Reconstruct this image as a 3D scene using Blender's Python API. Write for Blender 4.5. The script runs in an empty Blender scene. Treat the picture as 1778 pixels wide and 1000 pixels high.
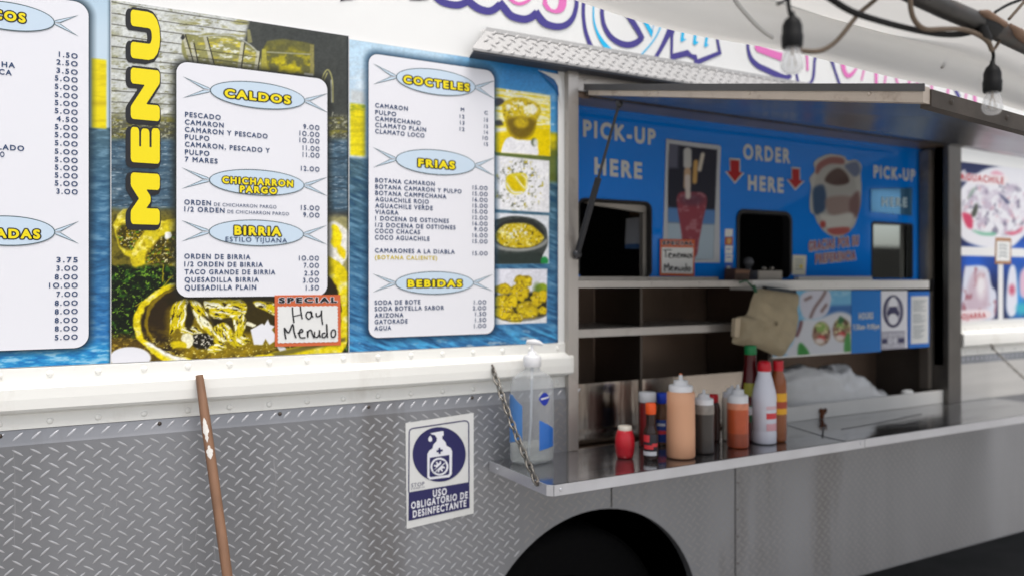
import bpy, math, random
import numpy as np
from mathutils import Vector, Matrix

S = bpy.context.scene
COL = S.collection
R = math.radians

# ---------------------------------------------------------------- camera, sky, sun, exposure
CAM_D, CAM_H, YAW, FPX, YH = 1.99, 1.60, R(29.53), 1400.0, 485.0
cam_data = bpy.data.cameras.new("camera")
cam = bpy.data.objects.new("camera", cam_data)
COL.objects.link(cam)
cam.location = (0.0, -CAM_D, CAM_H)
cam.rotation_euler = (R(90), 0, -YAW)
cam_data.sensor_width = 36.0
cam_data.lens = 36.0 * FPX / 1778.0
cam_data.shift_y = -(500.0 - YH) / 1778.0
cam_data.clip_start = 0.02
cam_data.clip_end = 2000.0
cam_data.dof.use_dof = True
cam_data.dof.focus_distance = 1.66
cam_data.dof.aperture_fstop = 2.0
S.camera = cam

SUN_EL, SUN_AZ = R(70), R(172)
world = bpy.data.worlds.new("World")
S.world = world
world.use_nodes = True
wn = world.node_tree
sky = wn.nodes.new("ShaderNodeTexSky")
sky.sky_type = 'NISHITA'
sky.sun_disc = False
sky.sun_elevation = SUN_EL
sky.sun_rotation = SUN_AZ
sky.air_density = 1.0
sky.dust_density = 4.0
sky.ozone_density = 0.6
hs = wn.nodes.new("ShaderNodeHueSaturation")          # thin overcast: the blue of the sky is washed out
hs.inputs["Saturation"].default_value = .4
wn.links.new(sky.outputs[0], hs.inputs["Color"])
wn.links.new(hs.outputs[0], wn.nodes["Background"].inputs[0])
wn.nodes["Background"].inputs[1].default_value = 0.15

sun_data = bpy.data.lights.new("sun", 'SUN')
sun_data.energy = 1.5
sun_data.angle = R(40)
sun_data.color = (1.0, 0.96, 0.9)
sun = bpy.data.objects.new("sun", sun_data)
COL.objects.link(sun)
sd = Vector((math.sin(SUN_AZ) * math.cos(SUN_EL), math.cos(SUN_AZ) * math.cos(SUN_EL), math.sin(SUN_EL)))
sun.rotation_euler = sd.to_track_quat('Z', 'Y').to_euler()
sun.location = (0, -6, 8)

S.view_settings.view_transform = 'Standard'
S.view_settings.look = 'None'
S.view_settings.exposure = 0.51
S.view_settings.gamma = 1.0
S.cycles.max_bounces = 8
S.cycles.transparent_max_bounces = 12
S.cycles.sample_clamp_indirect = 6.0
S.cycles.caustics_reflective = False
S.cycles.caustics_refractive = False
# ---------------------------------------------------------------- measuring helpers
CY, SY = math.cos(YAW), math.sin(YAW)

def P(u, v, d=0.0):
    """Point on the vertical plane d metres in front of the truck's side, measured from the photograph."""
    a, b = (u - 889.0) / FPX, (YH - v) / FPX
    dx, dy = a * CY + SY, -a * SY + CY
    t = (CAM_D - d) / dy
    return Vector((dx * t, -CAM_D + dy * t, CAM_H + b * t))

def Q(u, v, z):
    """Point on the horizontal plane at height z."""
    a, b = (u - 889.0) / FPX, (YH - v) / FPX
    t = (z - CAM_H) / b
    return Vector(((a * CY + SY) * t, -CAM_D + (-a * SY + CY) * t, z))

def depth(p):
    return (p.x) * SY + (p.y + CAM_D) * CY

def UV(x, d, z):
    """Photograph position of arrays of points (x, -d, z)."""
    xr, yr = x, (CAM_D - d)
    zc = xr * SY + yr * CY
    xc = xr * CY - yr * SY
    return 889.0 + FPX * xc / zc, YH - FPX * (z - CAM_H) / zc

def X(u, d=0.0):
    return P(u, YH, d).x

def Z(u, v, d=0.0):
    return P(u, v, d).z

VPX = 889.0 + FPX * CY / SY
def along(u0, v0, u1):
    """Height (in the photograph) at u1 of a level line of the truck through (u0, v0)."""
    return YH + (v0 - YH) * (VPX - u1) / (VPX - u0)

# ---------------------------------------------------------------- mesh builder
class MB:
    def __init__(self):
        self.v, self.f, self.m, self.s = [], [], [], []
    def add(self, vs, fs, m=0, smooth=False):
        o = len(self.v)
        self.v.extend([tuple(p) for p in vs])
        for f in fs:
            self.f.append([i + o for i in f]); self.m.append(m); self.s.append(smooth)
        return self
    def box(self, x0, x1, y0, y1, z0, z1, m=0):
        vs = [(x, y, z) for x in (x0, x1) for y in (y0, y1) for z in (z0, z1)]
        fs = [(0, 1, 3, 2), (4, 6, 7, 5), (0, 4, 5, 1), (2, 3, 7, 6), (0, 2, 6, 4), (1, 5, 7, 3)]
        return self.add(vs, fs, m)
    def poly(self, pts, m=0):
        return self.add(pts, [list(range(len(pts)))], m)
    def prism(self, pts, off, m=0, caps=True):
        n = len(pts); off = Vector(off)
        a = [Vector(p) for p in pts]; b = [p + off for p in a]
        fs = [[i, (i + 1) % n, n + (i + 1) % n, n + i] for i in range(n)]
        if caps:
            fs += [list(range(n))[::-1], list(range(n, 2 * n))]
        return self.add(a + b, fs, m)
    def tube(self, path, rad, seg=10, m=0, caps=True):
        path = [Vector(p) for p in path]; n = len(path)
        rads = rad if isinstance(rad, (list, tuple)) else [rad] * n
        vs, fs = [], []
        ref = None
        for i, p in enumerate(path):
            t = (path[min(i + 1, n - 1)] - path[max(i - 1, 0)]).normalized()
            if ref is None:
                ref = Vector((0, 0, 1)) if abs(t.z) < .9 else Vector((1, 0, 0))
            a = t.cross(ref).normalized(); b = a.cross(t).normalized(); ref = b
            for k in range(seg):
                w = 2 * math.pi * k / seg
                vs.append(p + (a * math.cos(w) + b * math.sin(w)) * rads[i])
        for i in range(n - 1):
            for k in range(seg):
                fs.append([i * seg + k, i * seg + (k + 1) % seg, (i + 1) * seg + (k + 1) % seg, (i + 1) * seg + k])
        self.add(vs, fs, m, True)
        if caps:
            self.add(vs[:seg], [list(range(seg))[::-1]], m)
            self.add(vs[-seg:], [list(range(seg))], m)
        return self
    def lathe(self, prof, c, seg=28, m=0, sx=1.0, sy=1.0, smooth=True):
        c = Vector(c); vs, fs = [], []
        for r, z in prof:
            for k in range(seg):
                w = 2 * math.pi * k / seg
                vs.append(c + Vector((r * sx * math.cos(w), r * sy * math.sin(w), z)))
        for i in range(len(prof) - 1):
            for k in range(seg):
                fs.append([i * seg + k, i * seg + (k + 1) % seg, (i + 1) * seg + (k + 1) % seg, (i + 1) * seg + k])
        self.add(vs, fs, m, smooth)
        self.add(vs[:seg], [list(range(seg))[::-1]], m)
        self.add(vs[-seg:], [list(range(seg))], m)
        return self
    def dome(self, c, r, h, nrm=(0, -1, 0), m=0, seg=8):
        nrm = Vector(nrm).normalized()
        a = nrm.orthogonal().normalized(); b = nrm.cross(a)
        c = Vector(c); vs = []
        for (q, e) in ((1, 0), (.8, .65), (.4, .95)):
            for k in range(seg):
                w = 2 * math.pi * k / seg
                vs.append(c + (a * math.cos(w) + b * math.sin(w)) * r * q + nrm * h * e)
        fs = [[i * seg + k, i * seg + (k + 1) % seg, (i + 1) * seg + (k + 1) % seg, (i + 1) * seg + k] for i in range(2) for k in range(seg)]
        fs.append(list(range(2 * seg, 3 * seg)))
        return self.add(vs, fs, m, True)
    # flat print measured on the photograph, laid on the plane d
    def ppoly(self, pts, d, m=0):
        return self.poly([P(u, v, d) for u, v in pts], m)
    def pslab(self, pts, d0, d1, m=0):
        """prism with its face at d1 (where the points were measured) and its back at d0"""
        return self.prism([P(u, v, d1) for u, v in pts], (0, d1 - d0, 0), m)
    def pell(self, cu, cv, ru, rv, d, m=0, n=40, rot=0.0):
        c, s = math.cos(rot), math.sin(rot)
        pts = []
        for k in range(n):
            w = 2 * math.pi * k / n
            x, y = ru * math.cos(w), rv * math.sin(w)
            pts.append((cu + x * c - y * s, cv + x * s + y * c))
        return self.ppoly(pts, d, m)
    def pstroke(self, pts, w, d, m=0, smooth=True, sub=6):
        q = catmull(pts, sub) if smooth and len(pts) > 2 else [Vector((p[0], p[1])) for p in pts]
        n = len(q)
        ws = [w] * n if not isinstance(w, (list, tuple)) else [np.interp(i / (n - 1), np.linspace(0, 1, len(w)), w) for i in range(n)]
        L = []
        for i in range(n):
            t = q[min(i + 1, n - 1)] - q[max(i - 1, 0)]
            if t.length < 1e-6: t = Vector((1, 0))
            t.normalize(); nn = Vector((-t.y, t.x)) * (ws[i] / 2)
            L.append((q[i] + nn, q[i] - nn))
        vs = [P(p.x, p.y, d) for a in L for p in a]
        fs = [[2 * i, 2 * i + 1, 2 * i + 3, 2 * i + 2] for i in range(n - 1)]
        return self.add(vs, fs, m)
    def rrect(self, x0, x1, z0, z1, r, d, m=0, thick=0.0, n=8):
        pts = []
        for cx, cz, a0 in ((x1 - r, z1 - r, 0), (x0 + r, z1 - r, 90), (x0 + r, z0 + r, 180), (x1 - r, z0 + r, 270)):
            for k in range(n + 1):
                a = R(a0 + 90 * k / n)
                pts.append((cx + r * math.cos(a), -d, cz + r * math.sin(a)))
        if thick:
            return self.prism(pts, (0, thick, 0), m)
        return self.poly(pts, m)
    def build(self, name, mats, parent=None, origin=(0, 0, 0)):
        o3 = Vector(origin)
        me = bpy.data.meshes.new(name)
        me.from_pydata([tuple(Vector(p) - o3) for p in self.v], [], self.f)
        for mm in (mats if isinstance(mats, (list, tuple)) else [mats]):
            me.materials.append(mm)
        me.polygons.foreach_set("material_index", self.m)
        me.polygons.foreach_set("use_smooth", self.s)
        me.update()
        o = bpy.data.objects.new(name, me)
        COL.objects.link(o)
        if parent is not None:
            o.parent = parent
        return o

def catmull(pts, sub=6, closed=False):
    p = [Vector(q) for q in pts]; out = []
    n = len(p)
    for i in range(n if closed else n - 1):
        g = (lambda k: p[k % n]) if closed else (lambda k: p[max(0, min(n - 1, k))])
        a, b, c, e = g(i - 1), g(i), g(i + 1), g(i + 2)
        for k in range(sub):
            t = k / sub
            out.append(.5 * ((2 * b) + (c - a) * t + (2 * a - 5 * b + 4 * c - e) * t * t + (3 * b - a - 3 * c + e) * t ** 3))
    if not closed: out.append(p[-1])
    return out

def thing(name, label, cat, loc=(0, 0, 0), group=None):
    o = bpy.data.objects.new(name, None)
    COL.objects.link(o)
    o.location = loc
    o.empty_display_size = .05
    return tag(o, label, cat, group)

def tag(o, label=None, cat=None, group=None, kind=None):
    if label: o['label'] = label
    if cat: o['category'] = cat
    if group: o['group'] = group
    if kind: o['kind'] = kind
    return o

# ---------------------------------------------------------------- materials
def lin(c):
    c = np.asarray(c, dtype=float) / 255.0
    return np.where(c <= .04045, c / 12.92, ((c + .055) / 1.055) ** 2.4)

def mat(name, rgb, rough=.5, metal=0.0, k=.85, noise=0.0, nscale=8.0, nstretch=(1, 1, 1), bump=0.0, bscale=60.0,
        trans=0.0, ior=1.45, rvar=0.0, spec=.5, translucent=0.0, stain=None, sscale=5.0, samt=.5):
    m = bpy.data.materials.new(name); m.use_nodes = True
    nt = m.node_tree; b = nt.nodes["Principled BSDF"]
    c = tuple(lin(rgb) * k) + (1,)
    b.inputs["Base Color"].default_value = c
    b.inputs["Roughness"].default_value = rough
    b.inputs["Metallic"].default_value = metal
    b.inputs["Transmission Weight"].default_value = trans
    b.inputs["IOR"].default_value = ior
    b.inputs["Specular IOR Level"].default_value = spec
    tc = nt.nodes.new("ShaderNodeTexCoord")
    mp = nt.nodes.new("ShaderNodeMapping"); mp.inputs["Scale"].default_value = nstretch
    nt.links.new(tc.outputs["Object"], mp.inputs[0])
    col = None
    if noise:
        n = nt.nodes.new("ShaderNodeTexNoise"); n.inputs["Scale"].default_value = nscale; n.inputs["Detail"].default_value = 6
        nt.links.new(mp.outputs[0], n.inputs["Vector"])
        r = nt.nodes.new("ShaderNodeMapRange"); r.inputs[1].default_value = .3; r.inputs[2].default_value = .7
        r.inputs[3].default_value = 1 - noise; r.inputs[4].default_value = 1 + noise
        nt.links.new(n.outputs[0], r.inputs[0])
        mx = nt.nodes.new("ShaderNodeMix"); mx.data_type = 'RGBA'; mx.blend_type = 'MULTIPLY'; mx.inputs[0].default_value = 1
        mx.inputs[6].default_value = c
        nt.links.new(r.outputs[0], mx.inputs[7]); col = mx.outputs[2]
        if rvar:
            r2 = nt.nodes.new("ShaderNodeMapRange"); r2.inputs[1].default_value = .3; r2.inputs[2].default_value = .7
            r2.inputs[3].default_value = max(0, rough - rvar); r2.inputs[4].default_value = rough + rvar
            nt.links.new(n.outputs[0], r2.inputs[0]); nt.links.new(r2.outputs[0], b.inputs["Roughness"])
    if stain is not None:
        n2 = nt.nodes.new("ShaderNodeTexNoise"); n2.inputs["Scale"].default_value = sscale; n2.inputs["Detail"].default_value = 8
        n2.inputs["Roughness"].default_value = .65
        nt.links.new(mp.outputs[0], n2.inputs["Vector"])
        r3 = nt.nodes.new("ShaderNodeMapRange"); r3.inputs[1].default_value = .55; r3.inputs[2].default_value = .72
        r3.inputs[3].default_value = 0; r3.inputs[4].default_value = samt
        nt.links.new(n2.outputs[0], r3.inputs[0])
        m2 = nt.nodes.new("ShaderNodeMix"); m2.data_type = 'RGBA'
        m2.inputs[6].default_value = c
        if col: nt.links.new(col, m2.inputs[6])
        m2.inputs[7].default_value = tuple(lin(stain) * k) + (1,)
        nt.links.new(r3.outputs[0], m2.inputs[0]); col = m2.outputs[2]
    if col: nt.links.new(col, b.inputs["Base Color"])
    if bump:
        n3 = nt.nodes.new("ShaderNodeTexNoise"); n3.inputs["Scale"].default_value = bscale; n3.inputs["Detail"].default_value = 4
        nt.links.new(mp.outputs[0], n3.inputs["Vector"])
        bp = nt.nodes.new("ShaderNodeBump"); bp.inputs["Strength"].default_value = bump; bp.inputs["Distance"].default_value = .01
        nt.links.new(n3.outputs[0], bp.inputs["Height"]); nt.links.new(bp.outputs[0], b.inputs["Normal"])
    if translucent:
        tr = nt.nodes.new("ShaderNodeBsdfTranslucent"); tr.inputs[0].default_value = c
        ms = nt.nodes.new("ShaderNodeMixShader"); ms.inputs[0].default_value = translucent
        nt.links.new(b.outputs[0], ms.inputs[1]); nt.links.new(tr.outputs[0], ms.inputs[2])
        nt.links.new(ms.outputs[0], nt.nodes["Material Output"].inputs[0])
    return m

def print_mat(name, rough=.35):
    """a printed picture: the ink colours are stored on the mesh"""
    m = bpy.data.materials.new(name); m.use_nodes = True
    nt = m.node_tree; b = nt.nodes["Principled BSDF"]
    a = nt.nodes.new("ShaderNodeAttribute"); a.attribute_name = "ink"
    nt.links.new(a.outputs["Color"], b.inputs["Base Color"])
    b.inputs["Roughness"].default_value = rough
    b.inputs["Specular IOR Level"].default_value = .3
    return m

def clear_mat(name, rgb, mixf=.85, rough=.05, edge=.6):
    """thin clear plastic or glass: mostly see-through, with a gloss"""
    m = bpy.data.materials.new(name); m.use_nodes = True
    nt = m.node_tree; b = nt.nodes["Principled BSDF"]
    b.inputs["Base Color"].default_value = tuple(lin(rgb) * .85) + (1,)
    b.inputs["Roughness"].default_value = rough
    t = nt.nodes.new("ShaderNodeBsdfTransparent"); t.inputs[0].default_value = (.96, .97, .98, 1)
    f = nt.nodes.new("ShaderNodeLayerWeight"); f.inputs[0].default_value = .25
    r = nt.nodes.new("ShaderNodeMapRange"); r.inputs[3].default_value = 1 - mixf; r.inputs[4].default_value = edge
    nt.links.new(f.outputs["Facing"], r.inputs[0])
    ms = nt.nodes.new("ShaderNodeMixShader")
    nt.links.new(r.outputs[0], ms.inputs[0])
    nt.links.new(t.outputs[0], ms.inputs[1]); nt.links.new(b.outputs[0], ms.inputs[2])
    nt.links.new(ms.outputs[0], nt.nodes["Material Output"].inputs[0])
    return m

# ---------------------------------------------------------------- lettering: any weight from one font, by distance field
def seg_dist(px, py, segs):
    best = np.full(px.shape, 1e9); ins = np.zeros(px.shape, bool)
    for (x0, y0, x1, y1) in segs:
        dx, dy = x1 - x0, y1 - y0
        L = dx * dx + dy * dy + 1e-18
        t = np.clip(((px - x0) * dx + (py - y0) * dy) / L, 0, 1)
        best = np.minimum(best, (px - x0 - t * dx) ** 2 + (py - y0 - t * dy) ** 2)
        c = (y0 > py) != (y1 > py)
        if dy != 0:
            ins ^= c & (px < x0 + (py - y0) * dx / dy)
    return np.sqrt(best), ins

def fill_contour(F, x0, y0, h):
    """polygons covering F < 0 on a grid (marching squares, full cells merged along rows)"""
    ny, nx = F.shape
    vs, fs, idx = [], [], {}
    def vid(key, xy):
        if key not in idx:
            idx[key] = len(vs); vs.append(xy)
        return idx[key]
    I = F < 0
    cnt = I[:-1, :-1].astype(int) + I[1:, :-1] + I[:-1, 1:] + I[1:, 1:]
    for j in range(ny - 1):
        row = cnt[j]
        if not row.any(): continue
        i = 0
        while i < nx - 1:
            if row[i] == 0: i += 1; continue
            if row[i] == 4:
                k = i
                while k < nx - 1 and row[k] == 4: k += 1
                fs.append([vid((a, b, 0), (x0 + a * h, y0 + b * h)) for a, b in ((i, j), (k, j), (k, j + 1), (i, j + 1))])
                i = k; continue
            cs = [(i, j), (i + 1, j), (i + 1, j + 1), (i, j + 1)]
            poly = []
            for q in range(4):
                a, b = cs[q], cs[(q + 1) % 4]
                fa, fb = F[a[1], a[0]], F[b[1], b[0]]
                if fa < 0: poly.append(vid((a[0], a[1], 0), (x0 + a[0] * h, y0 + a[1] * h)))
                if (fa < 0) != (fb < 0):
                    t = fa / (fa - fb)
                    lo, hi = min(a, b), max(a, b)
                    poly.append(vid((lo, hi, 1), (x0 + (a[0] + (b[0] - a[0]) * t) * h, y0 + (a[1] + (b[1] - a[1]) * t) * h)))
            if len(poly) > 2: fs.append(poly)
            i += 1
    return vs, fs

_OUT, _GL = {}, {}
def load_outlines(chars):
    obs = []
    for ch in chars:
        c = bpy.data.curves.new("glyph", 'FONT'); c.body = ch + 'I'; c.fill_mode = 'NONE'; c.resolution_u = 4; c.size = 1
        o = bpy.data.objects.new("glyph", c); COL.objects.link(o); obs.append((ch, o))
    bpy.context.view_layer.update()
    dg = bpy.context.evaluated_depsgraph_get()
    for ch, o in obs:
        me = o.evaluated_get(dg).to_mesh()
        co = np.array([v.co[:2] for v in me.vertices]).reshape(-1, 2)
        ed = [tuple(e.vertices) for e in me.edges]
        par = list(range(len(co)))
        def find(a):
            while par[a] != a: a = par[a]
            return a
        for a, b in ed: par[find(a)] = find(b)
        comp = {}
        for k in range(len(co)): comp.setdefault(find(k), []).append(k)
        last = max(comp.values(), key=lambda L: max(co[k][0] for k in L))
        ls = set(last)
        bar = co[last]
        segs = [(co[a][0], co[a][1], co[b][0], co[b][1]) for a, b in ed if a not in ls]
        _OUT[ch] = (segs, bar[:, 0].min(), bar[:, 1].max())
        o.evaluated_get(dg).to_mesh_clear()
    for ch, o in obs:
        c = o.data; bpy.data.objects.remove(o); bpy.data.curves.remove(c)

load_outlines("ABCDEFGHIJKLMNOPQRSTUVWXYZabcdefghijklmnopqrstuvwxyz0123456789.,/()-: ")
_I0 = _OUT['I']; IB = min(s[0] for s in _I0[0]); CAP = _I0[2]

def glyph(ch, bold, res):
    key = (ch, bold, res)
    if key not in _GL:
        segs, adv, _ = _OUT[ch]
        if not segs:
            _GL[key] = ([], [], adv - IB, 0, 0)
        else:
            a = np.array(segs)
            x0, x1 = a[:, [0, 2]].min() - bold - 2 * res, a[:, [0, 2]].max() + bold + 2 * res
            y0, y1 = a[:, [1, 3]].min() - bold - 2 * res, a[:, [1, 3]].max() + bold + 2 * res
            gx, gy = np.meshgrid(np.arange(x0, x1 + res, res), np.arange(y0, y1 + res, res))
            dd, ins = seg_dist(gx, gy, segs)
            F = np.where(ins, -dd, dd) - bold
            F[np.abs(F) < 1e-5] = 1e-5
            vs, fs = fill_contour(F, x0, y0, res)
            _GL[key] = (vs, fs, adv - IB, a[:, [0, 2]].min(), a[:, [0, 2]].max())
    return _GL[key]

def txt(mb, s, p0, p1, cap, d, m=0, bold=.012, res=.034, grow=0.0, track=.06, shear=0.0, level=False, upv=None):
    """letters from p0 to p1 (ends of the baseline in the photograph), cap pixels tall, lying on plane d"""
    if level: p1 = (p1[0], along(p0[0], p0[1], p1[0]))
    A, B = P(p0[0], p0[1], d), P(p1[0], p1[1], d)
    up = (P(p0[0], p0[1] - cap, d) - A) if upv is None else (P(p0[0] + upv[0], p0[1] + upv[1], d) - A)
    pen, place = 0.0, []
    for ch in s:
        g = glyph(ch, bold + grow, res)
        place.append((pen, g)); pen += g[2] + track + 2 * bold
    first, last = place[0], place[-1]
    w0, w1 = first[0] + first[1][3] - bold, last[0] + last[1][4] + bold
    ex = (B - A) / (w1 - w0)
    ey = up / (CAP + 2 * bold)
    for pn, g in place:
        vs = [A + ex * (pn + x - w0 + shear * y) + ey * (y + bold) for x, y in g[0]]
        if vs: mb.add(vs, g[1], m)

# ---------------------------------------------------------------- printing pictures (ink colours on a fine mesh)
def vnoise(x, y, seed=0):
    rs = np.random.RandomState(seed); T = rs.rand(256, 256)
    xi, yi = np.floor(x).astype(int), np.floor(y).astype(int)
    fx, fy = x - xi, y - yi
    fx, fy = fx * fx * (3 - 2 * fx), fy * fy * (3 - 2 * fy)
    g = lambda a, b: T[b % 256, a % 256]
    return (g(xi, yi) * (1 - fx) + g(xi + 1, yi) * fx) * (1 - fy) + (g(xi, yi + 1) * (1 - fx) + g(xi + 1, yi + 1) * fx) * fy

def fbm(x, y, seed=0, octv=4):
    s, a, t = 0, .5, 0
    for k in range(octv):
        s = s + a * vnoise(x * 2 ** k + 13 * k, y * 2 ** k + 7 * k, seed + k); t += a; a *= .55
    return s / t

class Print:
    def __init__(self, x0, x1, z0, z1, d, step):
        self.nx, self.nz = max(2, int((x1 - x0) / step)), max(2, int((z1 - z0) / step))
        gx, gz = np.meshgrid(np.linspace(x0, x1, self.nx), np.linspace(z0, z1, self.nz))
        self.gx, self.gz, self.d = gx, gz, d
        self.u, self.v = UV(gx, d, gz)
        self.C = np.full(gx.shape + (3,), 255.0)
    def over(self, m, c):
        c = np.asarray(c, float)
        self.C = self.C * (1 - m[..., None]) + c * m[..., None]
    def mul(self, f):
        self.C = self.C * f[..., None]
    def poly(self, pts, soft=1.0):
        if len(pts) > 2 and False: pass
        a = np.array(pts, float)
        lo, hi = a.min(0) - 2 * soft - 1, a.max(0) + 2 * soft + 1
        sel = (self.u > lo[0]) & (self.u < hi[0]) & (self.v > lo[1]) & (self.v < hi[1])
        out = np.zeros(self.u.shape)
        if sel.any():
            segs = [(a[i][0], a[i][1], a[(i + 1) % len(a)][0], a[(i + 1) % len(a)][1]) for i in range(len(a))]
            dd, ins = seg_dist(self.u[sel], self.v[sel], segs)
            sd_ = np.where(ins, -dd, dd)
            out[sel] = np.clip(.5 - sd_ / (2 * soft), 0, 1)
        return out
    def spoly(self, pts, soft=1.0):
        return self.poly([(p.x, p.y) for p in catmull([Vector(q) for q in pts], 5, True)], soft)
    def line(self, pts, w, soft=.8):
        q = [(p.x, p.y) for p in catmull([Vector(q) for q in pts], 5)]
        segs = [(q[i][0], q[i][1], q[i + 1][0], q[i + 1][1]) for i in range(len(q) - 1)]
        dd, _ = seg_dist(self.u, self.v, segs)
        return np.clip(.5 - (dd - w / 2) / (2 * soft), 0, 1)
    def ell(self, cu, cv, ru, rv, soft=1.0, rot=0.0):
        c, s = math.cos(R(rot)), math.sin(R(rot))
        x, y = self.u - cu, self.v - cv
        a, b = (x * c + y * s) / ru, (-x * s + y * c) / rv
        r = np.sqrt(a * a + b * b)
        return np.clip(.5 - (r - 1) * min(ru, rv) / (2 * soft), 0, 1)
    def rect(self, u0, u1, v0, v1, soft=1.0):
        """level rectangle of the truck: v0, v1 measured at u0"""
        k = (VPX - self.u) / (VPX - u0)
        vv = YH + (self.v - YH) / k
        f = lambda t: np.clip(.5 + t / (2 * soft), 0, 1)
        return f(self.u - u0) * f(u1 - self.u) * f(vv - v0) * f(v1 - vv)
    def warp(self, amp, scale, seed):
        """displace where shapes are drawn, so that printed food gets ragged outlines"""
        self.u0, self.v0 = self.u, self.v
        self.u = self.u0 + (fbm(self.u0 / scale, self.v0 / scale, seed) - .5) * 2 * amp
        self.v = self.v0 + (fbm(self.u0 / scale + 50, self.v0 / scale + 50, seed + 1) - .5) * 2 * amp
    def unwarp(self):
        self.u, self.v = self.u0, self.v0
    def grain(self, amt, seed):
        self.C = np.clip(self.C * (1 + amt * (self.n(3.2, 2.8, seed) - .5) + amt * .8 * (self.n(9, 8, seed + 3) - .5))[..., None], 0, 255)
    def contrast(self, m, k, sat):
        g = self.C.mean(-1, keepdims=True); c = g + (self.C - g) * sat; c = 118 + (c - 118) * k
        self.C = self.C * (1 - m[..., None]) + np.clip(c, 0, 255) * m[..., None]
    def n(self, su, sv, seed, octv=4):
        return fbm(self.u / su + 31, self.v / sv + 17, seed, octv)
    def build(self, name, m, parent=None, origin=(0, 0, 0), k=.85, keep=None):
        o3 = Vector(origin)
        nx, nz = self.nx, self.nz
        co = np.stack([self.gx - o3.x, np.full_like(self.gx, -self.d - o3.y), self.gz - o3.z], -1).reshape(-1, 3)
        i = np.arange(nx * nz).reshape(nz, nx)
        q = np.stack([i[:-1, :-1], i[:-1, 1:], i[1:, 1:], i[1:, :-1]], -1).reshape(-1, 4)
        if keep is not None: q = q[(keep.ravel()[q] > .4).all(1)]
        me = bpy.data.meshes.new(name)
        me.vertices.add(len(co)); me.vertices.foreach_set("co", co.ravel())
        me.loops.add(q.size); me.loops.foreach_set("vertex_index", q.ravel())
        me.polygons.add(len(q)); me.polygons.foreach_set("loop_start", np.arange(0, q.size, 4))
        me.update(calc_edges=True)
        at = me.attributes.new("ink", 'FLOAT_COLOR', 'POINT')
        rgba = np.ones((len(co), 4)); rgba[:, :3] = lin(np.clip(self.C, 0, 255)).reshape(-1, 3) * k
        at.data.foreach_set("color", rgba.ravel())
        me.materials.append(m)
        o = bpy.data.objects.new(name, me); COL.objects.link(o)
        if parent is not None: o.parent = parent
        return o
# ---------------------------------------------------------------- ground
M_asphalt = mat("asphalt", (74, 71, 71), .9, noise=.3, nscale=3, bump=.6, bscale=250, stain=(36, 36, 37), sscale=.8)
M_conc = mat("bounce_concrete", (182, 180, 176), .9, noise=.15, nscale=2, bump=.3, bscale=200, stain=(146, 144, 140), sscale=.8)
g = MB(); g.poly([(-300, -300, 0), (300, -300, 0), (300, 300, 0), (-300, 300, 0)])
tag(g.build("ground", M_asphalt), kind="structure")
g = MB(); g.poly([(-60, -60, .004), (60, -60, .004), (60, -.75, .004), (-60, -.75, .004)])  # unseen pale sheet added to bounce light up under the flap
tag(g.build("bounce_pavement", M_conc), kind="structure")

# ---------------------------------------------------------------- the food truck
M_white = mat("white_paint", (246, 246, 244), .32, noise=.025, nscale=3, stain=(222, 219, 210), sscale=2.2, samt=.35)
M_rail = mat("rail_paint", (246, 245, 240), .3, noise=.02, nscale=4, stain=(190, 180, 164), sscale=4.5, samt=.5, nstretch=(1, 1, .5))
M_plate = mat("tread_plate", (149, 150, 154), .46, .75, noise=.16, nscale=2.6, nstretch=(1.6, 1, .3), rvar=.06, stain=(112, 106, 102), sscale=2.2, samt=.6, bump=.3, bscale=2.2)
M_lozenge = mat("tread_lozenge", (196, 196, 199), .38, .75, noise=.1, nscale=5)
M_worn = mat("worn_plate_tread", (160, 158, 156), .44, .75, noise=.1, nscale=4)
M_alu = mat("aluminium", (196, 190, 184), .35, .7, noise=.06, nscale=6, stain=(128, 112, 98), sscale=7, samt=.5)
M_steel = mat("stainless", (196, 184, 172), .2, 1.0, noise=.1, nscale=5, nstretch=(3, 1, .25), rvar=.06, bump=.25, bscale=4)
M_counter = mat("counter_steel", (196, 196, 198), .13, .95, noise=.08, nscale=5, nstretch=(.6, 2, 1), rvar=.07, stain=(110, 110, 113), sscale=6, samt=.55, bump=.12, bscale=9)
M_darksteel = mat("dark_steel", (96, 88, 82), .3, .85, noise=.15, nscale=3, stain=(70, 46, 34), sscale=4, samt=.6)
M_brown = mat("brownish_stainless", (148, 126, 110), .35, .5, noise=.2, nscale=3, nstretch=(2, 1, .5), stain=(84, 60, 46), sscale=3, samt=.6)
M_reflsteel = mat("mirror_steel", (150, 148, 146), .24, .8, noise=.08, nscale=3, rvar=.04, stain=(120, 118, 116), sscale=3)
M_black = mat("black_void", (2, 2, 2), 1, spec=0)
M_inside = mat("interior_lining", (40, 38, 36), .7, noise=.2)
M_blue = mat("blue_panel", (8, 132, 238), .05, noise=.04, nscale=3, ior=1.5)
M_frame = mat("window_frame", (176, 170, 162), .4, .6, noise=.08)
M_seam = mat("panel_seam", (52, 50, 48), .7)
M_rust = mat("rust", (110, 62, 36), .8, noise=.4, nscale=20)

XL, XR = -1.9, 6.4
X0, X1 = X(997), X(1638)
truck = thing("food_truck", "white food truck with diamond plate skirt and an open serving window under a raised flap", "food truck", (1.5, 0, 0))
TO = truck.location

ZR0, ZR1 = 1.284, 1.412                 # rail
ZT = Z(1000, 127)                       # top of the serving opening
ZS = 1.575                              # underside of the sill
b = MB()
b.box(XL, X0, 0, .04, 1.25, 3.1); b.box(X0, X1, 0, .04, ZT, 3.1); b.box(X1, XR, 0, .04, 1.25, 3.1)
b.build("side_wall", M_white, truck, TO)

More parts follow.
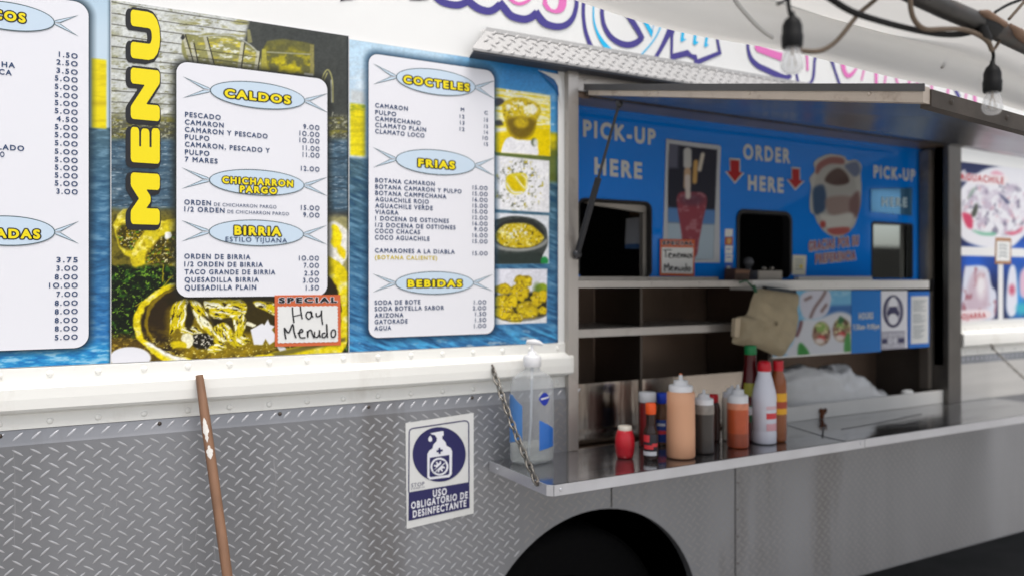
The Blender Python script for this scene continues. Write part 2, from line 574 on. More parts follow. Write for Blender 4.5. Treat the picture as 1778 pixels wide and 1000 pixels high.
b = MB()                                # the box behind the side
b.box(XL, XR, 2.2, 2.24, .55, 3.1); b.box(XL, XL + .04, .31, 2.2, .55, 3.1); b.box(XR - .04, XR, .31, 2.2, .55, 3.1)
b.box(XL, XR, .04, 2.24, 3.1, 3.14); b.box(XL, XR, .31, 2.2, .93, .97)
b.build("body_shell", M_inside, truck, TO)

# rub rail with its rivets
prof = [(0, 1.414), (.004, 1.412), (.004, 1.386), (.010, 1.383), (.024, 1.378), (.028, 1.372), (.029, 1.35), (.028, 1.329), (.024, 1.323), (.012, 1.319), (.004, 1.316), (.004, 1.285), (0, 1.284)]
def rail(x0, x1):
    b = MB(); b.prism([(x0, -d, z) for d, z in prof], (x1 - x0, 0, 0))
    return b.build("rub_rail", M_rail, truck, TO)
def rivets(x0, x1, par):
    b = MB(); x = x0 + .05
    while x < x1 - .02:
        for z in (1.399, 1.299): b.dome((x, -.004, z), .0075, .0035)
        x += .092
    return b.build("rivet_row", M_rail, par, TO)
r1 = rail(XL, X(987)); rivets(XL, X(987), r1)
r2 = rail(X(1662), XR); rivets(X(1662), XR, r2)

# skirt of diamond plate, cut round the wheel
arc_px = [(980.9, 900.9), (1062.5, 882.6), (1120, 894.5), (1168, 932.9), (928, 940.9), (875, 1000), (1203, 1000)]
pts = np.array([[P(u, v, .012).x, P(u, v, .012).z] for u, v in arc_px])
sol = np.linalg.lstsq(np.c_[2 * pts, np.ones(len(pts))], (pts ** 2).sum(1), rcond=None)[0]
AX, AZ = sol[0], sol[1]; AR = math.sqrt(sol[2] + AX * AX + AZ * AZ)
print("arch", AX, AZ, AR)
ZB = .495
a0 = math.asin((ZB - AZ) / AR)
arch = [(AX + AR * math.cos(a), AZ + AR * math.sin(a)) for a in np.linspace(math.pi - a0, a0, 40)]
outline = [(XL, ZB)] + arch + [(XR, ZB), (XR, 1.252), (X1 + .002, 1.252), (X1 + .002, 1.07), (X0, 1.07), (X0, 1.252), (XL, 1.252)]
b = MB(); b.prism([(x, -.012, z) for x, z in outline], (0, .03, 0))
for x0, x1 in ((XL, X0), (X1 + .002, XR)):   # folded top strip
    b.prism([(x0, -.012, 1.2521), (x0, -.0105, 1.257), (x0, -.0035, 1.2835), (x0, 0, 1.2835), (x0, 0, 1.2521)], (x1 - x0, 0, 0))
skirt = b.build("diamond_plate_skirt", M_plate, truck, TO)

def lozenges(b, o, ex, ez, nrm, w, h, ok, pitch=.033, L=.0132, W=.0023, H=.0016, hshift=0):
    o, ex, ez, nrm = Vector(o), Vector(ex), Vector(ez), Vector(nrm)
    rs = random.Random(4)
    for i in range(int(w / pitch) + 1):
        for j in range(int(h / pitch) + 1):
            for q in (0, 1):
                x, z = (i + .5 * q) * pitch, (j + .5 * q) * pitch
                if x > w or z > h or not ok(x, z): continue
                c = o + ex * x + ez * z
                sgn = 1 if q == 0 else -1; Wq = W * (1, .82)[q]
                a = R((42, -35)[q] + rs.uniform(-3, 3))
                t = ex * math.cos(a) + ez * math.sin(a); s = ex * -math.sin(a) + ez * math.cos(a)
                ring = [c + t * L, c + t * L * .45 + s * Wq, c - t * L * .45 + s * Wq, c - t * L, c - t * L * .45 - s * Wq, c + t * L * .45 - s * Wq]
                top = [c + t * L * .62 + nrm * H * (1, .62)[q], c - t * L * .62 + nrm * H * (1, .62)[q]]
                b.add(ring + top, [(0, 1, 6), (1, 2, 7, 6), (2, 3, 7), (3, 4, 7), (4, 5, 6, 7), (5, 0, 6)], 0, True)
b = MB()
def ok(x, z):
    x += XL; z += ZB
    if (x - AX) ** 2 + (z - AZ) ** 2 < (AR + .012) ** 2: return False
    if z > 1.24: return False
    return not (X0 - .01 < x < X1 + .012 and z > 1.06)
XW = X(905)                                   # the tread is worn nearly flat from here on
lozenges(b, (XL, -.012, ZB), (1, 0, 0), (0, 0, 1), (0, -1, 0), XW - XL - .02, .75, lambda x, z: z > .012 and ok(x, z), H=.0013)
for x0, x1 in ((XL, X0), (X1 + .01, 4.4)):
    lozenges(b, (x0 + .0165, -.0072, 1.2705), (1, 0, 0), (0, .25, .968), (0, -.968, .25), x1 - x0, .0, lambda x, z: True, H=.0012)
b.build("raised_tread", M_lozenge, skirt, TO)
b = MB(); k0 = round((XW - XL) / .033) * .033
lozenges(b, (XL + k0, -.012, ZB), (1, 0, 0), (0, 0, 1), (0, -1, 0), 6.2 - k0, .75, lambda x, z: z > .012 and ok(x + k0, z), H=.0008)
b.build("worn_tread", M_worn, skirt, TO)
b = MB()
for u in (1062, 1277):
    b = MB()
    x = X(u, .013); zt = 1.07
    zb = AZ + math.sqrt(max(0, AR * AR - (x - AX) ** 2)) + .004 if abs(x - AX) < AR else ZB + .004
    b.box(x - .002, x + .002, -.0132, -.0118, zb, zt)
    b.build("panel_seam", M_seam, skirt, TO)
for u, v in ((0, 757), (277, 735), (486, 718), (640, 706), (820, 690), (706, 722)):
    b = MB(); p = P(u, v, .006); b.dome(p, .005, .004); b.build("screw", M_darksteel, skirt, TO)
for u in (1062, 1277):
    x = X(u, .013)
    for z in np.arange(.56, 1.06, .09):
        if (x + .012 - AX) ** 2 + (z - AZ) ** 2 < (AR + .02) ** 2: continue
        b = MB(); b.dome((x + .012, -.012, z), .0035, .002); b.build("screw", M_darksteel, skirt, TO)
M_drip = mat("dried_drip", (158, 158, 160), .6, .5, noise=.2, nscale=40)
rs_d = random.Random(11)
for u, v0, v1 in ((24, 772, 960), (57, 830, 930), (183, 870, 905), (200, 850, 880), (446, 850, 890), (475, 770, 900), (372, 930, 1000), (345, 880, 990), (318, 920, 1000), (610, 800, 880)):
    q = []; x = u
    for k in range(9):
        x += rs_d.uniform(-2.2, 2.2); q.append((x, v0 + (v1 - v0) * k / 8))
    b = MB(); b.pstroke(q, [.5, 1.2, 1.8, 1.0, 1.9, 1.0, .4], .0123); b.build("drip_streak", M_drip, skirt, TO)

b = MB(); b.box(X(1661), 4.8, -.0138, -.0123, 1.0985, 1.2515)  # added sheet, paler than the plate to imitate stronger light right of the window
b.build("brightened_sheet", mat("brightened_aluminium", (206, 204, 201), .42, .35, noise=.07, nscale=6, nstretch=(.3, 1, 4)), skirt, TO)

# wheel in its arch
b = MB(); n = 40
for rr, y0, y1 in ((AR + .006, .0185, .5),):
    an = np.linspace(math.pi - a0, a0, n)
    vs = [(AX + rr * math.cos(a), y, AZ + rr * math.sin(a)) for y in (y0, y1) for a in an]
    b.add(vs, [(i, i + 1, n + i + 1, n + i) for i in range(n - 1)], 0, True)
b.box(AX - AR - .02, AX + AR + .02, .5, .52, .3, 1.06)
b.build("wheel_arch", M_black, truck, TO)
M_tyre = mat("tyre_rubber", (9, 9, 10), .9, bump=.2, spec=.2)
M_rim = mat("wheel_rim", (20, 20, 21), .7, .3)
WR = .40
wheel = MB()
def ring(b, prof, cx, cz, seg=48, m=0):
    vs, fs = [], []
    for r, y in prof:
        for k in range(seg):
            a = 2 * math.pi * k / seg
            vs.append((cx + r * math.cos(a), y, cz + r * math.sin(a)))
    for i in range(len(prof) - 1):
        for k in range(seg):
            fs.append((i * seg + k, i * seg + (k + 1) % seg, (i + 1) * seg + (k + 1) % seg, (i + 1) * seg + k))
    b.add(vs, fs, m, True)
ring(wheel, [(.24, .20), (.36, .17), (.39, .18), (.40, .2), (.40, .4), (.38, .42), (.24, .42), (.24, .20)], AX + .02, WR)
wh = wheel.build("wheel", M_tyre, truck, TO)
b = MB(); ring(b, [(.235, .2), (.22, .215), (.2, .26), (.09, .24), (.08, .2), (.02, .19), (.001, .19)], AX + .02, WR)
b.build("rim", M_rim, wh, TO)

# plate ledge above the window
zt, zb_, dd = 2.292, 2.213, .06
xt, xb = X(850) + .0, P(820, 90, dd).x
sec = [(0, zt + .006), (.012, zt + .006), (.014, zt - .006), (dd, zb_ + .006), (dd, zb_), (.052, zb_ - .001), (0, zb_ + .004)]
L = [(xt + (xb - xt) * (d / dd), -d, z) for d, z in sec]; Rr = [(4.6, -d, z) for d, z in sec]
b = MB(); n = len(sec)
b.add(L + Rr, [(i, (i + 1) % n, n + (i + 1) % n, n + i) for i in range(n)] + [tuple(range(n))[::-1], tuple(range(n, 2 * n))])
nz = Vector((0, -(zt - zb_), -(dd - .014))).normalized(); nz = Vector((0, -.87, .48))
ez = Vector((0, dd - .014, zt - .006 - zb_ - .006)).normalized(); ez = Vector((0, (dd - .014), (zt - .012 - zb_))).normalized()
lozenges(b, (xt - .03, -dd - .0003, zb_ + .012), (1, 0, 0), ez, Vector((0, -ez.z, ez.y)), 2.6, .075, lambda x, z: True, .036, .012, .003, .0005)
M_ledge = mat("ledge_plate", (176, 175, 174), .55, .35, noise=.07, nscale=5, stain=(150, 146, 140), sscale=5, samt=.4)
ledge = b.build("drip_ledge", M_ledge, truck, TO)
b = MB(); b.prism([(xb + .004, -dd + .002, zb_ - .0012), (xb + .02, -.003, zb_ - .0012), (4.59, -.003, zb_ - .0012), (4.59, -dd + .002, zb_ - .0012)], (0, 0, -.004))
b.build("ledge_underside", mat("dark_slate", (62, 66, 76), .6, noise=.1), ledge, TO)  # separate darker strip along the underside of the ledge

b = MB(); b.prism([(xt + .006, -.0142, zt - .0075), (xt + .004, -.0185, zt - .0155), (4.59, -.0185, zt - .0155), (4.59, -.0142, zt - .0075)], (0, -.0009, .0006))
b.build("ledge_groove", M_seam, ledge, TO)

# frame of the serving opening
b = MB()
b.box(X(980), X0, -.022, 0, 1.098, ZT + .004)
b.build("window_post", M_alu, truck, TO)
b = MB()
b.box(X1, X(1660), -.022, 0, 1.098, ZT); b.box(X1, X1 + .03, .0, .31, 1.098, ZT)
b.build("window_post", mat("dull_post", (112, 108, 104), .4, .7, noise=.12, stain=(84, 62, 48), sscale=4, samt=.6), truck, TO)
b = MB(); b.box(X1 - .030, X1 - .004, .045, .085, 1.60, 2.13); b.box(X1 - .030, X1 - .004, .045, .085, 1.152, 1.55)
b.build("inner_post", mat("worn_inner_post", (150, 142, 134), .35, .6, noise=.15, stain=(100, 74, 56), sscale=5, samt=.6), truck, TO)
b = MB(); b.box(X0, 4.6, -.010, 0, 2.158, ZT)
for x in np.arange(X0 + .03, 4.4, .12): b.dome((x, -.010, ZT - .022), .004, .002)
b.build("header_strip", M_alu, truck, TO)
b = MB(); b.box(X0 - .03, X0, .04, .31, 1.0, ZT); b.box(X0, X1, .0, .31, 2.14, 2.157); b.box(X0 - .03, X1 + .03, .31, .33, .97, 1.60)
b.box(X0, X1, .012, .31, 1.04, 1.085)
b.build("recess_lining", M_brown, truck, TO)

# blue serving panel with three openings
DP = -.09
zp0, zp1 = 1.598, 2.14
win1 = (X(1003, DP), X(1131, DP), 1.604, Z(1060, 346, DP) - .002, .028)
win2 = (X(1278, DP), X(1374, DP), 1.604, Z(1330, 366.5, DP), .035)
win3 = (X(1513, DP), X(1584, DP), 1.604, Z(1550, 387, DP), .012)
step = .004
gx, gz = np.meshgrid(np.arange(X0 - .02, X1 + .03, step), np.arange(zp0 - .004, zp1 + .006, step))
def sd_rr(gx, gz, x0, x1, z0, z1, r):
    qx = np.abs(gx - (x0 + x1) / 2) - (x1 - x0) / 2 + r; qz = np.abs(gz - (z0 + z1) / 2) - (z1 - z0) / 2 + r
    return np.hypot(np.maximum(qx, 0), np.maximum(qz, 0)) + np.minimum(np.maximum(qx, qz), 0) - r
F = np.maximum(np.maximum(X0 - .012 - gx, gx - X1 - .012), np.maximum(zp0 - gz, gz - zp1))
for w in (win1, win2, win3): F = np.maximum(F, -sd_rr(gx, gz, *w))
vs, fs = fill_contour(F, X0 - .02, zp0 - .004, step)
b = MB()
b.add([(x, -DP, z) for x, z in vs], [f[::-1] for f in fs])
panel = b.build("serving_panel", M_blue, truck, TO)

def win_frame(w, t, d0, d1, m, name="window_frame"):
    x0, x1, z0, z1, r = w
    b = MB(); outer, inner = [], []
    for lst, e in ((outer, 0.0), (inner, t)):
        rr = max(.004, r - e)
        for cx, cz, q in ((x1 - e - rr, z1 - e - rr, 0), (x0 + e + rr, z1 - e - rr, 90), (x0 + e + rr, z0 + rr, 180), (x1 - e - rr, z0 + rr, 270)):
            for k in range(9):
                a = R(q + 90 * k / 8); lst.append((cx + rr * math.cos(a), cz + rr * math.sin(a)))
    n = len(outer)
    vs = [(x, -d1, z) for x, z in outer] + [(x, -d1, z) for x, z in inner] + [(x, -d0, z) for x, z in inner] + [(x, -d0, z) for x, z in outer]
    fs = []
    for i in range(n):
        j = (i + 1) % n
        fs += [(i, j, n + j, n + i), (n + i, n + j, 2 * n + j, 2 * n + i), (3 * n + i, 3 * n + j, j, i)]
    b.add(vs, fs); return b.build(name, m, panel, TO)
M_wblack = mat("window_rubber", (26, 26, 28), .5)
win_frame(win1, .006, DP - .03, DP + .004, M_wblack)
win_frame(win2, .012, DP - .03, DP + .005, M_wblack)
win_frame(win3, .007, DP - .03, DP + .004, M_wblack)
# sliding sash left standing inside the first opening
b = MB(); xa, xb2 = win1[0] + .01, win1[1] - .008
b.prism([(xa + .03, .105, win1[3] - .010), (xb2, .105, win1[3] - .010), (xb2, .105, win1[3] - .035), (xa + .06, .105, win1[3] - .018)], (0, .02, 0))
b.box(xb2 - .014, xb2, .1055, .125, win1[2], win1[3] - .036)
b.build("window_sash", M_frame, panel, TO)
M_glass = mat("mirror_film_glass", (226, 236, 234), .03, 1.0)
b = MB(); b.prism([(win3[0], .100 + .085 * (win3[1] - win3[0]), win3[2]), (win3[1], .100, win3[2]), (win3[1], .100, win3[3]), (win3[0], .100 + .085 * (win3[1] - win3[0]), win3[3])], (0, .004, 0))
b.build("window_pane", M_glass, panel, TO)
# clear gloss material, assigned to no part
M_gloss = clear_mat("clear_acrylic", (200, 215, 225), .75, .03)

# lettering on the blue panel
M_let = mat("grey_white_vinyl", (214, 216, 214), .4)
b = MB()
d1 = DP + .002
txt(b, "PICK-UP", (1012.4, 238), (1138.4, 253.4), 30, d1, bold=.045, res=.02)
txt(b, "HERE", (1032, 303.8), (1115, 312), 30.5, d1, bold=.045, res=.02)
txt(b, "ORDER", (1290.4, 277), (1371.8, 285), 27, d1, bold=.045, res=.02)
txt(b, "HERE", (1298.7, 331), (1360.6, 336), 27, d1, bold=.045, res=.02)
txt(b, "PICK-UP", (1517, 309), (1589, 316), 22, d1, bold=.045, res=.025)
b.build("panel_lettering", M_let, panel, TO)
b = MB(); b.pslab([(1512.5, 329), (1584.5, 326.5), (1584, 375), (1512.5, 368)], DP + .002, DP + .005)  # pale slab added to imitate the sky reflected in the blue panel
rp = b.build("sky_reflection", mat("sky_reflection_blue", (112, 176, 226), .06, .7), panel, TO)
b = MB(); txt(b, "HERE", (1531, 359), (1575, 360.5), 17, DP + .006, bold=.045, res=.025)
b.build("here_lettering", mat("pale_blue_print", (190, 214, 222), .4), rp, TO)
M_red = mat("red_vinyl", (176, 30, 36), .4)
def z1p(x, y): return (980 + x / 2.777, 140 + y / 2.777)
a1 = [(795, 375), (848, 378), (848, 445), (868, 447), (822, 500), (775, 440), (798, 440)]
a2 = [(1095, 418), (1137, 422), (1137, 485), (1158, 487), (1113, 532), (1070, 478), (1095, 480)]
for a in (a1, a2):
    b = MB()
    c = np.mean(a, 0); q = [(c[0] + (x - c[0]) * 1.0, c[1] + (y - c[1]) * 1.0) for x, y in a]
    b.ppoly([z1p(*p) for p in q], d1, 0)
    b.ppoly([z1p(c[0] + (x - c[0]) * .82, c[1] + (y - c[1]) * .84) for x, y in a], d1 + .001, 1)
    b.build("down_arrow", [M_let, M_red], panel, TO)

# round badge and thanks
bp = Print(X(1402, DP), X(1508, DP), Z(1450, 414, DP), Z(1450, 262, DP), DP + .0015, .0030)
z6 = lambda x, y: (1390 + x / 4, 250 + y / 4)
bp.C[:] = (20, 104, 186)
sc = [(90, 130), (140, 90), (210, 70), (300, 85), (330, 115), (385, 110), (425, 150), (420, 210), (425, 300), (420, 420), (400, 500), (370, 580), (300, 640), (230, 650), (160, 610), (115, 550), (95, 500), (65, 470), (62, 380), (70, 300), (60, 240), (95, 190)]
def zz(L): return [z6(x, y) for x, y in L]
bp.over(bp.spoly(zz(sc), 1.5), (190, 190, 186))
bp.over(bp.ell(*z6(240, 360), 38, 62, 2), (176, 176, 172))
bp.over(bp.spoly(zz([(105, 200), (120, 140), (200, 95), (290, 100), (300, 140), (210, 140), (150, 170), (120, 210)]), 2), (150, 100, 98))
bp.over(bp.spoly(zz([(310, 150), (390, 125), (415, 190), (380, 230), (330, 190)]), 2), (110, 122, 150))
bp.over(bp.spoly(zz([(170, 260), (200, 200), (265, 170), (320, 210), (335, 270), (250, 290)]), 2), (92, 74, 70))
bp.over(bp.spoly(zz([(90, 310), (160, 290), (180, 400), (160, 470), (100, 490), (85, 400)]), 2.5), (70, 92, 122))
bp.over(bp.spoly(zz([(180, 380), (350, 370), (360, 470), (300, 500), (200, 490)]), 3) * .8, (150, 128, 122))
bp.over(bp.spoly(zz([(340, 400), (400, 330), (415, 430), (395, 505), (350, 500)]), 3), (128, 100, 98))
bp.over(bp.spoly(zz([(140, 490), (230, 500), (340, 480), (370, 510), (320, 590), (200, 590), (150, 540)]), 3), (206, 206, 200))
bp.over(bp.spoly(zz([(195, 590), (330, 580), (330, 620), (250, 635), (200, 620)]), 2), (176, 96, 92))
bp.over(bp.ell(*z6(155, 560), 5, 6, 2), (176, 80, 76))
bp.build("round_badge", print_mat("badge_print", .1), panel, TO, keep=bp.spoly(zz(sc), 1.5))
b = MB()
for grow, m, e in ((.07, 0, .0005), (0, 1, .0015)):
    sh = .12
    txt(b, "GRACIAS POR SU", (1404, 437), (1491, 426), 17, DP + .001 + e, m, bold=.04, grow=grow, res=.03)
    txt(b, "PREFERENCIA", (1416, 458), (1486, 451), 16, DP + .001 + e, m, bold=.04, grow=grow, res=.03)
b.build("thanks_lettering", [M_let, mat("faded_red_vinyl", (160, 92, 104), .4)], panel, TO)

# sill, ledges, lower display
b = MB(); b.box(X0, X(1300), -.018, .088, Z(1000, 500, .018), Z(1000, 487.5, .018))
b.box(X0, X(1272), .0665, .0885, Z(1000, 487.5, .018) + .0005, 1.608)
for u in (1132, 1215): b.dome((X(u, .018), -.018, 1.587), .004, .003)
b.build("serving_sill", M_alu, truck, TO)
M_trim = mat("white_trim", (232, 230, 226), .4, noise=.04)
b = MB(); b.box(X(1300) + .0005, X(1606), -.018, .088, Z(1375, 503, .018), Z(1375, 487, .018))
b.box(X(1378, DP), X(1505, DP), .066, .0885, Z(1375, 487, .018) + .0005, 1.611)
for u in (1427, 1452): b.dome((X(u, .018), -.018, 1.58), .004, .003)
b.build("serving_sill", M_trim, truck, TO)
b = MB(); b.box(X0, X(1295), -.004, .3, Z(1000, 586), Z(1000, 572))
b.build("display_shelf", M_alu, truck, TO)
for xa_, xb_, ya_ in ((X(1129), X(1133), .05), (X(1334), X(1346), .0), (X0 + .001, X0 + .004, .02)):
    b = MB(); b.box(xa_, xb_, ya_, .3, 1.0965, ZS); b.build("display_divider", M_darksteel, truck, TO)
b = MB(); b.box(X0, X(1350), .055, .065, 1.096, Z(1000, 667, -.055))
b.box(X0, X(1350), .045, .055, Z(1000, 755, -.05), Z(1000, 748, -.05))
b.build("lower_steel_panel", M_steel, truck, TO)
b = MB(); b.box(X(1350) + .002, X1 - .001, .0, .012, 1.098, 1.15)
for u in (1500, 1580): b.dome((X(u), 0, 1.128), .004, .003)
b.build("bin_lip", M_trim, truck, TO)
b = MB(); q = P(1427, 716, .0)
for k in range(5):
    rs = random.Random(k); p = q + Vector((rs.uniform(-.012, .012), -.004, rs.uniform(-.016, .012)))
    b.dome(p, rs.uniform(.006, .012), rs.uniform(.008, .016), (rs.uniform(-.4, .4), -1, rs.uniform(-.3, .5)))
b.build("rusty_latch", M_rust, truck, TO)

# fold-down counter
ZC = 1.097
CX0, CX1, CD = P(847, 805).x, X(1716), .324
b = MB(); b.prism([(CX0, -.001, ZC), (CX0, -CD + .006, ZC), (CX1, -CD + .006, ZC), (CX1, -.001, ZC)], (0, 0, -.004))
counter = b.build("counter_shelf", M_counter, truck, TO)
b = MB()
b.prism([(CX0 - .003, -.012, ZC + .001), (CX0 - .003, -CD + .012, ZC + .001), (CX0 + .010, -CD, ZC + .001), (CX0 + .010, -CD, ZC - .027), (CX0 - .003, -CD + .012, ZC - .027), (CX0 - .003, -.012, ZC - .027)], (0.0001, 0, 0)) if False else None
seam = P(1500, 765, CD).x
b.box(CX0 - .003, CX0, -CD + .010, -.013, ZC - .026, ZC + .0006)
b.prism([(CX0 - .003, -CD + .010, ZC + .0006), (CX0 + .009, -CD - .003, ZC + .0006), (CX0 + .011, -CD, ZC + .0006), (CX0, -CD + .0115, ZC + .0006)], (0, 0, -.0266))
b.box(CX0 + .011, seam - .0012, -CD - .003, -CD, ZC - .026, ZC + .0006)
b.box(seam + .0012, CX1, -CD - .003, -CD, ZC - .026, ZC + .0006)
b.box(CX1, CX1 + .003, -CD, -.013, ZC - .026, ZC + .0006)
b.box(CX0 + .02, CX1 - .02, -CD + .02, -.013, ZC - .02, ZC - .0065)
for p, nn in (((CX0 - .003, -.06, ZC - .013), (-1, 0, 0)), ((CX0 - .003, -.25, ZC - .012), (-1, 0, 0)), ((CX0 + .03, -CD - .003, ZC - .012), (0, -1, 0)), ((2.2, -CD - .003, ZC - .011), (0, -1, 0))):
    b.dome(p, .005, .003, nn)
b.build("counter_edge", mat("counter_edge_steel", (214, 214, 218), .36, .6, noise=.08, nscale=9, rvar=.06), counter, TO)
b = MB()
for pts in ([(1368, 738), (1400, 748), (1440, 760), (1470, 766)], [(1430, 740), (1428, 760)], [(1460, 745), (1520, 735), (1600, 718)], [(1540, 742), (1600, 730)]):
    q = [Q(u, v, ZC) for u, v in pts]
    for i in range(len(q) - 1):
        t = (q[i + 1] - q[i]); nn = Vector((-t.y, t.x, 0)).normalized() * .003
        b.poly([q[i] + nn + Vector((0, 0, .0006)), q[i] - nn + Vector((0, 0, .0006)), q[i + 1] - nn + Vector((0, 0, .0006)), q[i + 1] + nn + Vector((0, 0, .0006))])
b.build("counter_scratch", mat("dark_scratch", (70, 70, 74), .5, .6), counter, TO)

# raised flap over the window with its gas strut
AX0, AX1, AL = X(1005), 3.12, 1.094
zh, zo = 2.168, 1.946
SAG = .061                                   # the outer edge hangs lower towards the far end
def flapq(b, x0, x1, sec):
    """cross-section of (d, z) run from x0 to x1, following the sag of the outer edge"""
    n = len(sec)
    vs = [(x, -d, z - SAG * (x - AX0) * (d / AL)) for x in (x0, x1) for d, z in sec]
    b.add(vs, [(i, (i + 1) % n, n + (i + 1) % n, n + i) for i in range(n)] + [tuple(range(n))[::-1], tuple(range(n, 2 * n))])
b = MB(); flapq(b, AX0 + .02, AX1, [(.004, zh), (AL - .02, zo + .004), (AL - .02, zo - .018), (.004, zh - .022)])
flap = b.build("raised_flap", M_reflsteel, truck, TO)
b = MB(); flapq(b, AX0, AX0 + .02, [(.05, zh - .008), (AL, zo + .001), (AL, zo - .029), (.05, zh - .03)])
for t in (.18, .3, .33, .62, .9):
    b.dome((AX0, -AL * t, zh + (zo - zh) * t - .014), .004, .003, (-1, 0, 0))
b.build("flap_side_trim", mat("beige_trim", (206, 192, 178), .5, .2, noise=.08, nscale=8, stain=(140, 112, 92), sscale=14, samt=.6), flap, TO)
b = MB(); flapq(b, AX0 - .003, AX0 - .0002, [(.03, zh + .006), (AL + .004, zo + .004), (AL + .004, zo - .010), (.03, zh - .013)])
b.build("flap_edge_band", mat("dark_edge_band", (92, 91, 92), .5, .4, noise=.15), flap, TO)
b = MB(); flapq(b, AX0 + .0203, AX1, [(AL - .019, zo + .002), (AL + .003, zo - .002), (AL + .003, zo - .033), (AL - .019, zo - .033)])
for x in np.arange(AX0 + .08, AX1, .18): b.dome((x, -AL - .003, zo - .015 - SAG * (x - AX0)), .006, .003)
b.build("flap_front_trim", mat("weathered_trim", (88, 80, 73), .6, .3, noise=.3, nscale=14, stain=(50, 42, 36), sscale=7, samt=.8), flap, TO)
# reinforcing bars under the flap
b = MB()
for t in (.02,):
    y = -AL * t; zz_ = zh + (zo - zh) * t - .0225
    b.box(AX0 + .021, AX1 - .01, y - .012, y, zz_ - .006, zz_ - .001)
b.build("flap_hinge_bar", M_darksteel, flap, TO)
pt = P(1075, 181, .179); pb = P(1002, 442, .03); pm = pb.lerp(pt, .52)
b = MB(); b.tube([pb, pm], .0095, 12); b.tube([pm, pt], .0042, 8, 1)
b.dome(pb, .016, .012, (0, -1, 0), 1); b.dome(pt, .012, .01, (0, -1, 0), 1)
b.build("gas_strut", [mat("strut_black", (24, 26, 32), .35), mat("strut_rod", (70, 70, 72), .3, .8)], truck, TO)

# painted company lettering high on the side
M_pur = mat("purple_vinyl", (72, 62, 146), .35); M_pink = mat("pink_vinyl", (240, 122, 196), .35); M_cyan = mat("cyan_vinyl", (16, 196, 248), .35)
M_pale = mat("pale_blue_vinyl", (170, 208, 240), .35); M_dk = mat("dark_vinyl", (58, 54, 60), .4)
b = MB(); D2 = .0018
b.pstroke([(752, -8), (762, 1), (776, 7), (793, 9.5), (804, 7), (813, 2)], [8, 12, 13, 12], D2)
b.pstroke([(811, -1), (820, 8), (832, 16), (847, 20), (858, 17), (869, 8)], 13, D2 + .0004)
b.pstroke([(867, 4), (876, 15), (888, 28), (908, 34), (922, 31), (933, 22)], 13, D2 + .0008)
b.pstroke([(930, 20), (937, 31), (948, 42), (968, 47), (984, 43), (995, 31), (1000.5, 14), (1001.5, -2), (1000, -20)], [12, 13, 12, 11, 8, 6.5, 6], D2 + .0012)
b.pstroke([(880, -8), (887, 0), (896, 6), (905, 7), (917, 2), (924, -6)], [5, 6, 6, 4], D2, 1)
r2 = lambda L: [(820 + x / 5.883, y / 5.883) for x, y in L]
r3 = lambda L: [(1080 + x / 6.668, y / 6.668) for x, y in L]
r4 = lambda L: [(1280 + x / 6.668, 20 + y / 6.668) for x, y in L]
r5 = lambda L: [(1500 + x / 4.165, y / 4.165) for x, y in L]
b.ppoly(r2([(735, -60), (718, 45), (760, 108), (820, 135), (860, 142), (905, 135), (938, 112), (962, 60), (968, -60), (890, -60), (884, 40), (865, 90), (840, 104), (805, 92), (768, 45), (755, -60)]), D2, 1)
b.pstroke([(1018, -22), (1013.8, 3.4), (1013, 25), (1016, 51), (1022, 71), (1028, 85)], [6, 6, 6, 7, 8], D2)
b.pstroke([(1032, -10), (1030.8, 9), (1031, 34), (1036, 54), (1046, 73), (1060, 90)], [2, 2, 3, 4, 7, 10], D2, 2)
b.pstroke([(1048, -8), (1046, 14), (1045.5, 26), (1049.5, 46), (1061, 65), (1078, 76), (1093, 78.5), (1106, 74), (1115, 66)], [6, 6.5, 7, 9, 11, 11, 9], D2)
b.pstroke([(1068, -8), (1087, 20), (1107, 52), (1116, 68)], [11, 10, 8], D2 + .0006, 0, False)
b.ppoly(r3([(140, 70), (190, 70), (245, 178), (362, 370), (345, 438), (200, 175)]), D2, 2)
b.pstroke(r3([(375, 190), (375, 260), (350, 365)]), 2.2, D2, 3)
b.pstroke(r3([(480, 170), (465, 235), (420, 380), (330, 520), (195, 668)]), [3.4, 3, 2.4, 2.2, 2.6], D2, 2)
b.pstroke(r3([(600, 180), (590, 265), (525, 420), (455, 560), (370, 700)]), [12, 11, 9, 7, 6.5], D2)
b.ppoly(r3([(558, 150), (650, 150), (635, 275), (595, 420), (590, 625), (765, 580), (810, 630), (865, 640), (875, 690), (1115, 598), (1085, 430), (1110, 300), (1150, 310), (1115, 440), (1155, 630), (840, 770), (835, 695), (755, 655), (560, 705), (562, 460)]), D2 + .0005)
for L_ in ([(712, 230), (742, 230), (715, 450), (748, 458), (690, 492), (675, 480)], [(852, 260), (878, 260), (858, 480), (892, 492), (845, 530), (820, 510)], [(992, 300), (1017, 300), (985, 515), (1012, 522), (965, 552), (950, 540)]):
    b.ppoly(r3(L_), D2, 2)
b.pstroke(r4([(125, 200), (122, 330), (130, 450), (165, 555), (240, 630), (330, 675), (540, 765), (625, 740)]), [3, 4, 6, 9, 10, 10, 8], D2)
b.ppoly(r4([(205, 250), (285, 250), (272, 408), (530, 488), (520, 582), (230, 470), (205, 430)]), D2, 1)
b.pstroke(r4([(688, 720), (700, 790), (725, 832), (790, 845), (850, 828), (880, 770), (893, 650), (900, 560), (930, 470), (940, 380)]), [4, 4, 4.5, 4.5, 5, 4.5, 5, 7], D2)
b.pstroke(r4([(800, 430), (812, 560), (815, 690)]), 4, D2, 1)
b.pstroke(r4([(1050, 470), (1085, 540), (1130, 680), (1195, 870)]), [8, 6, 4, 4.5], D2)
b.pstroke(r4([(1205, 500), (1222, 590), (1240, 690), (1282, 748), (1335, 722), (1385, 655)]), [8, 8, 7, 8, 6, 3], D2, 1)
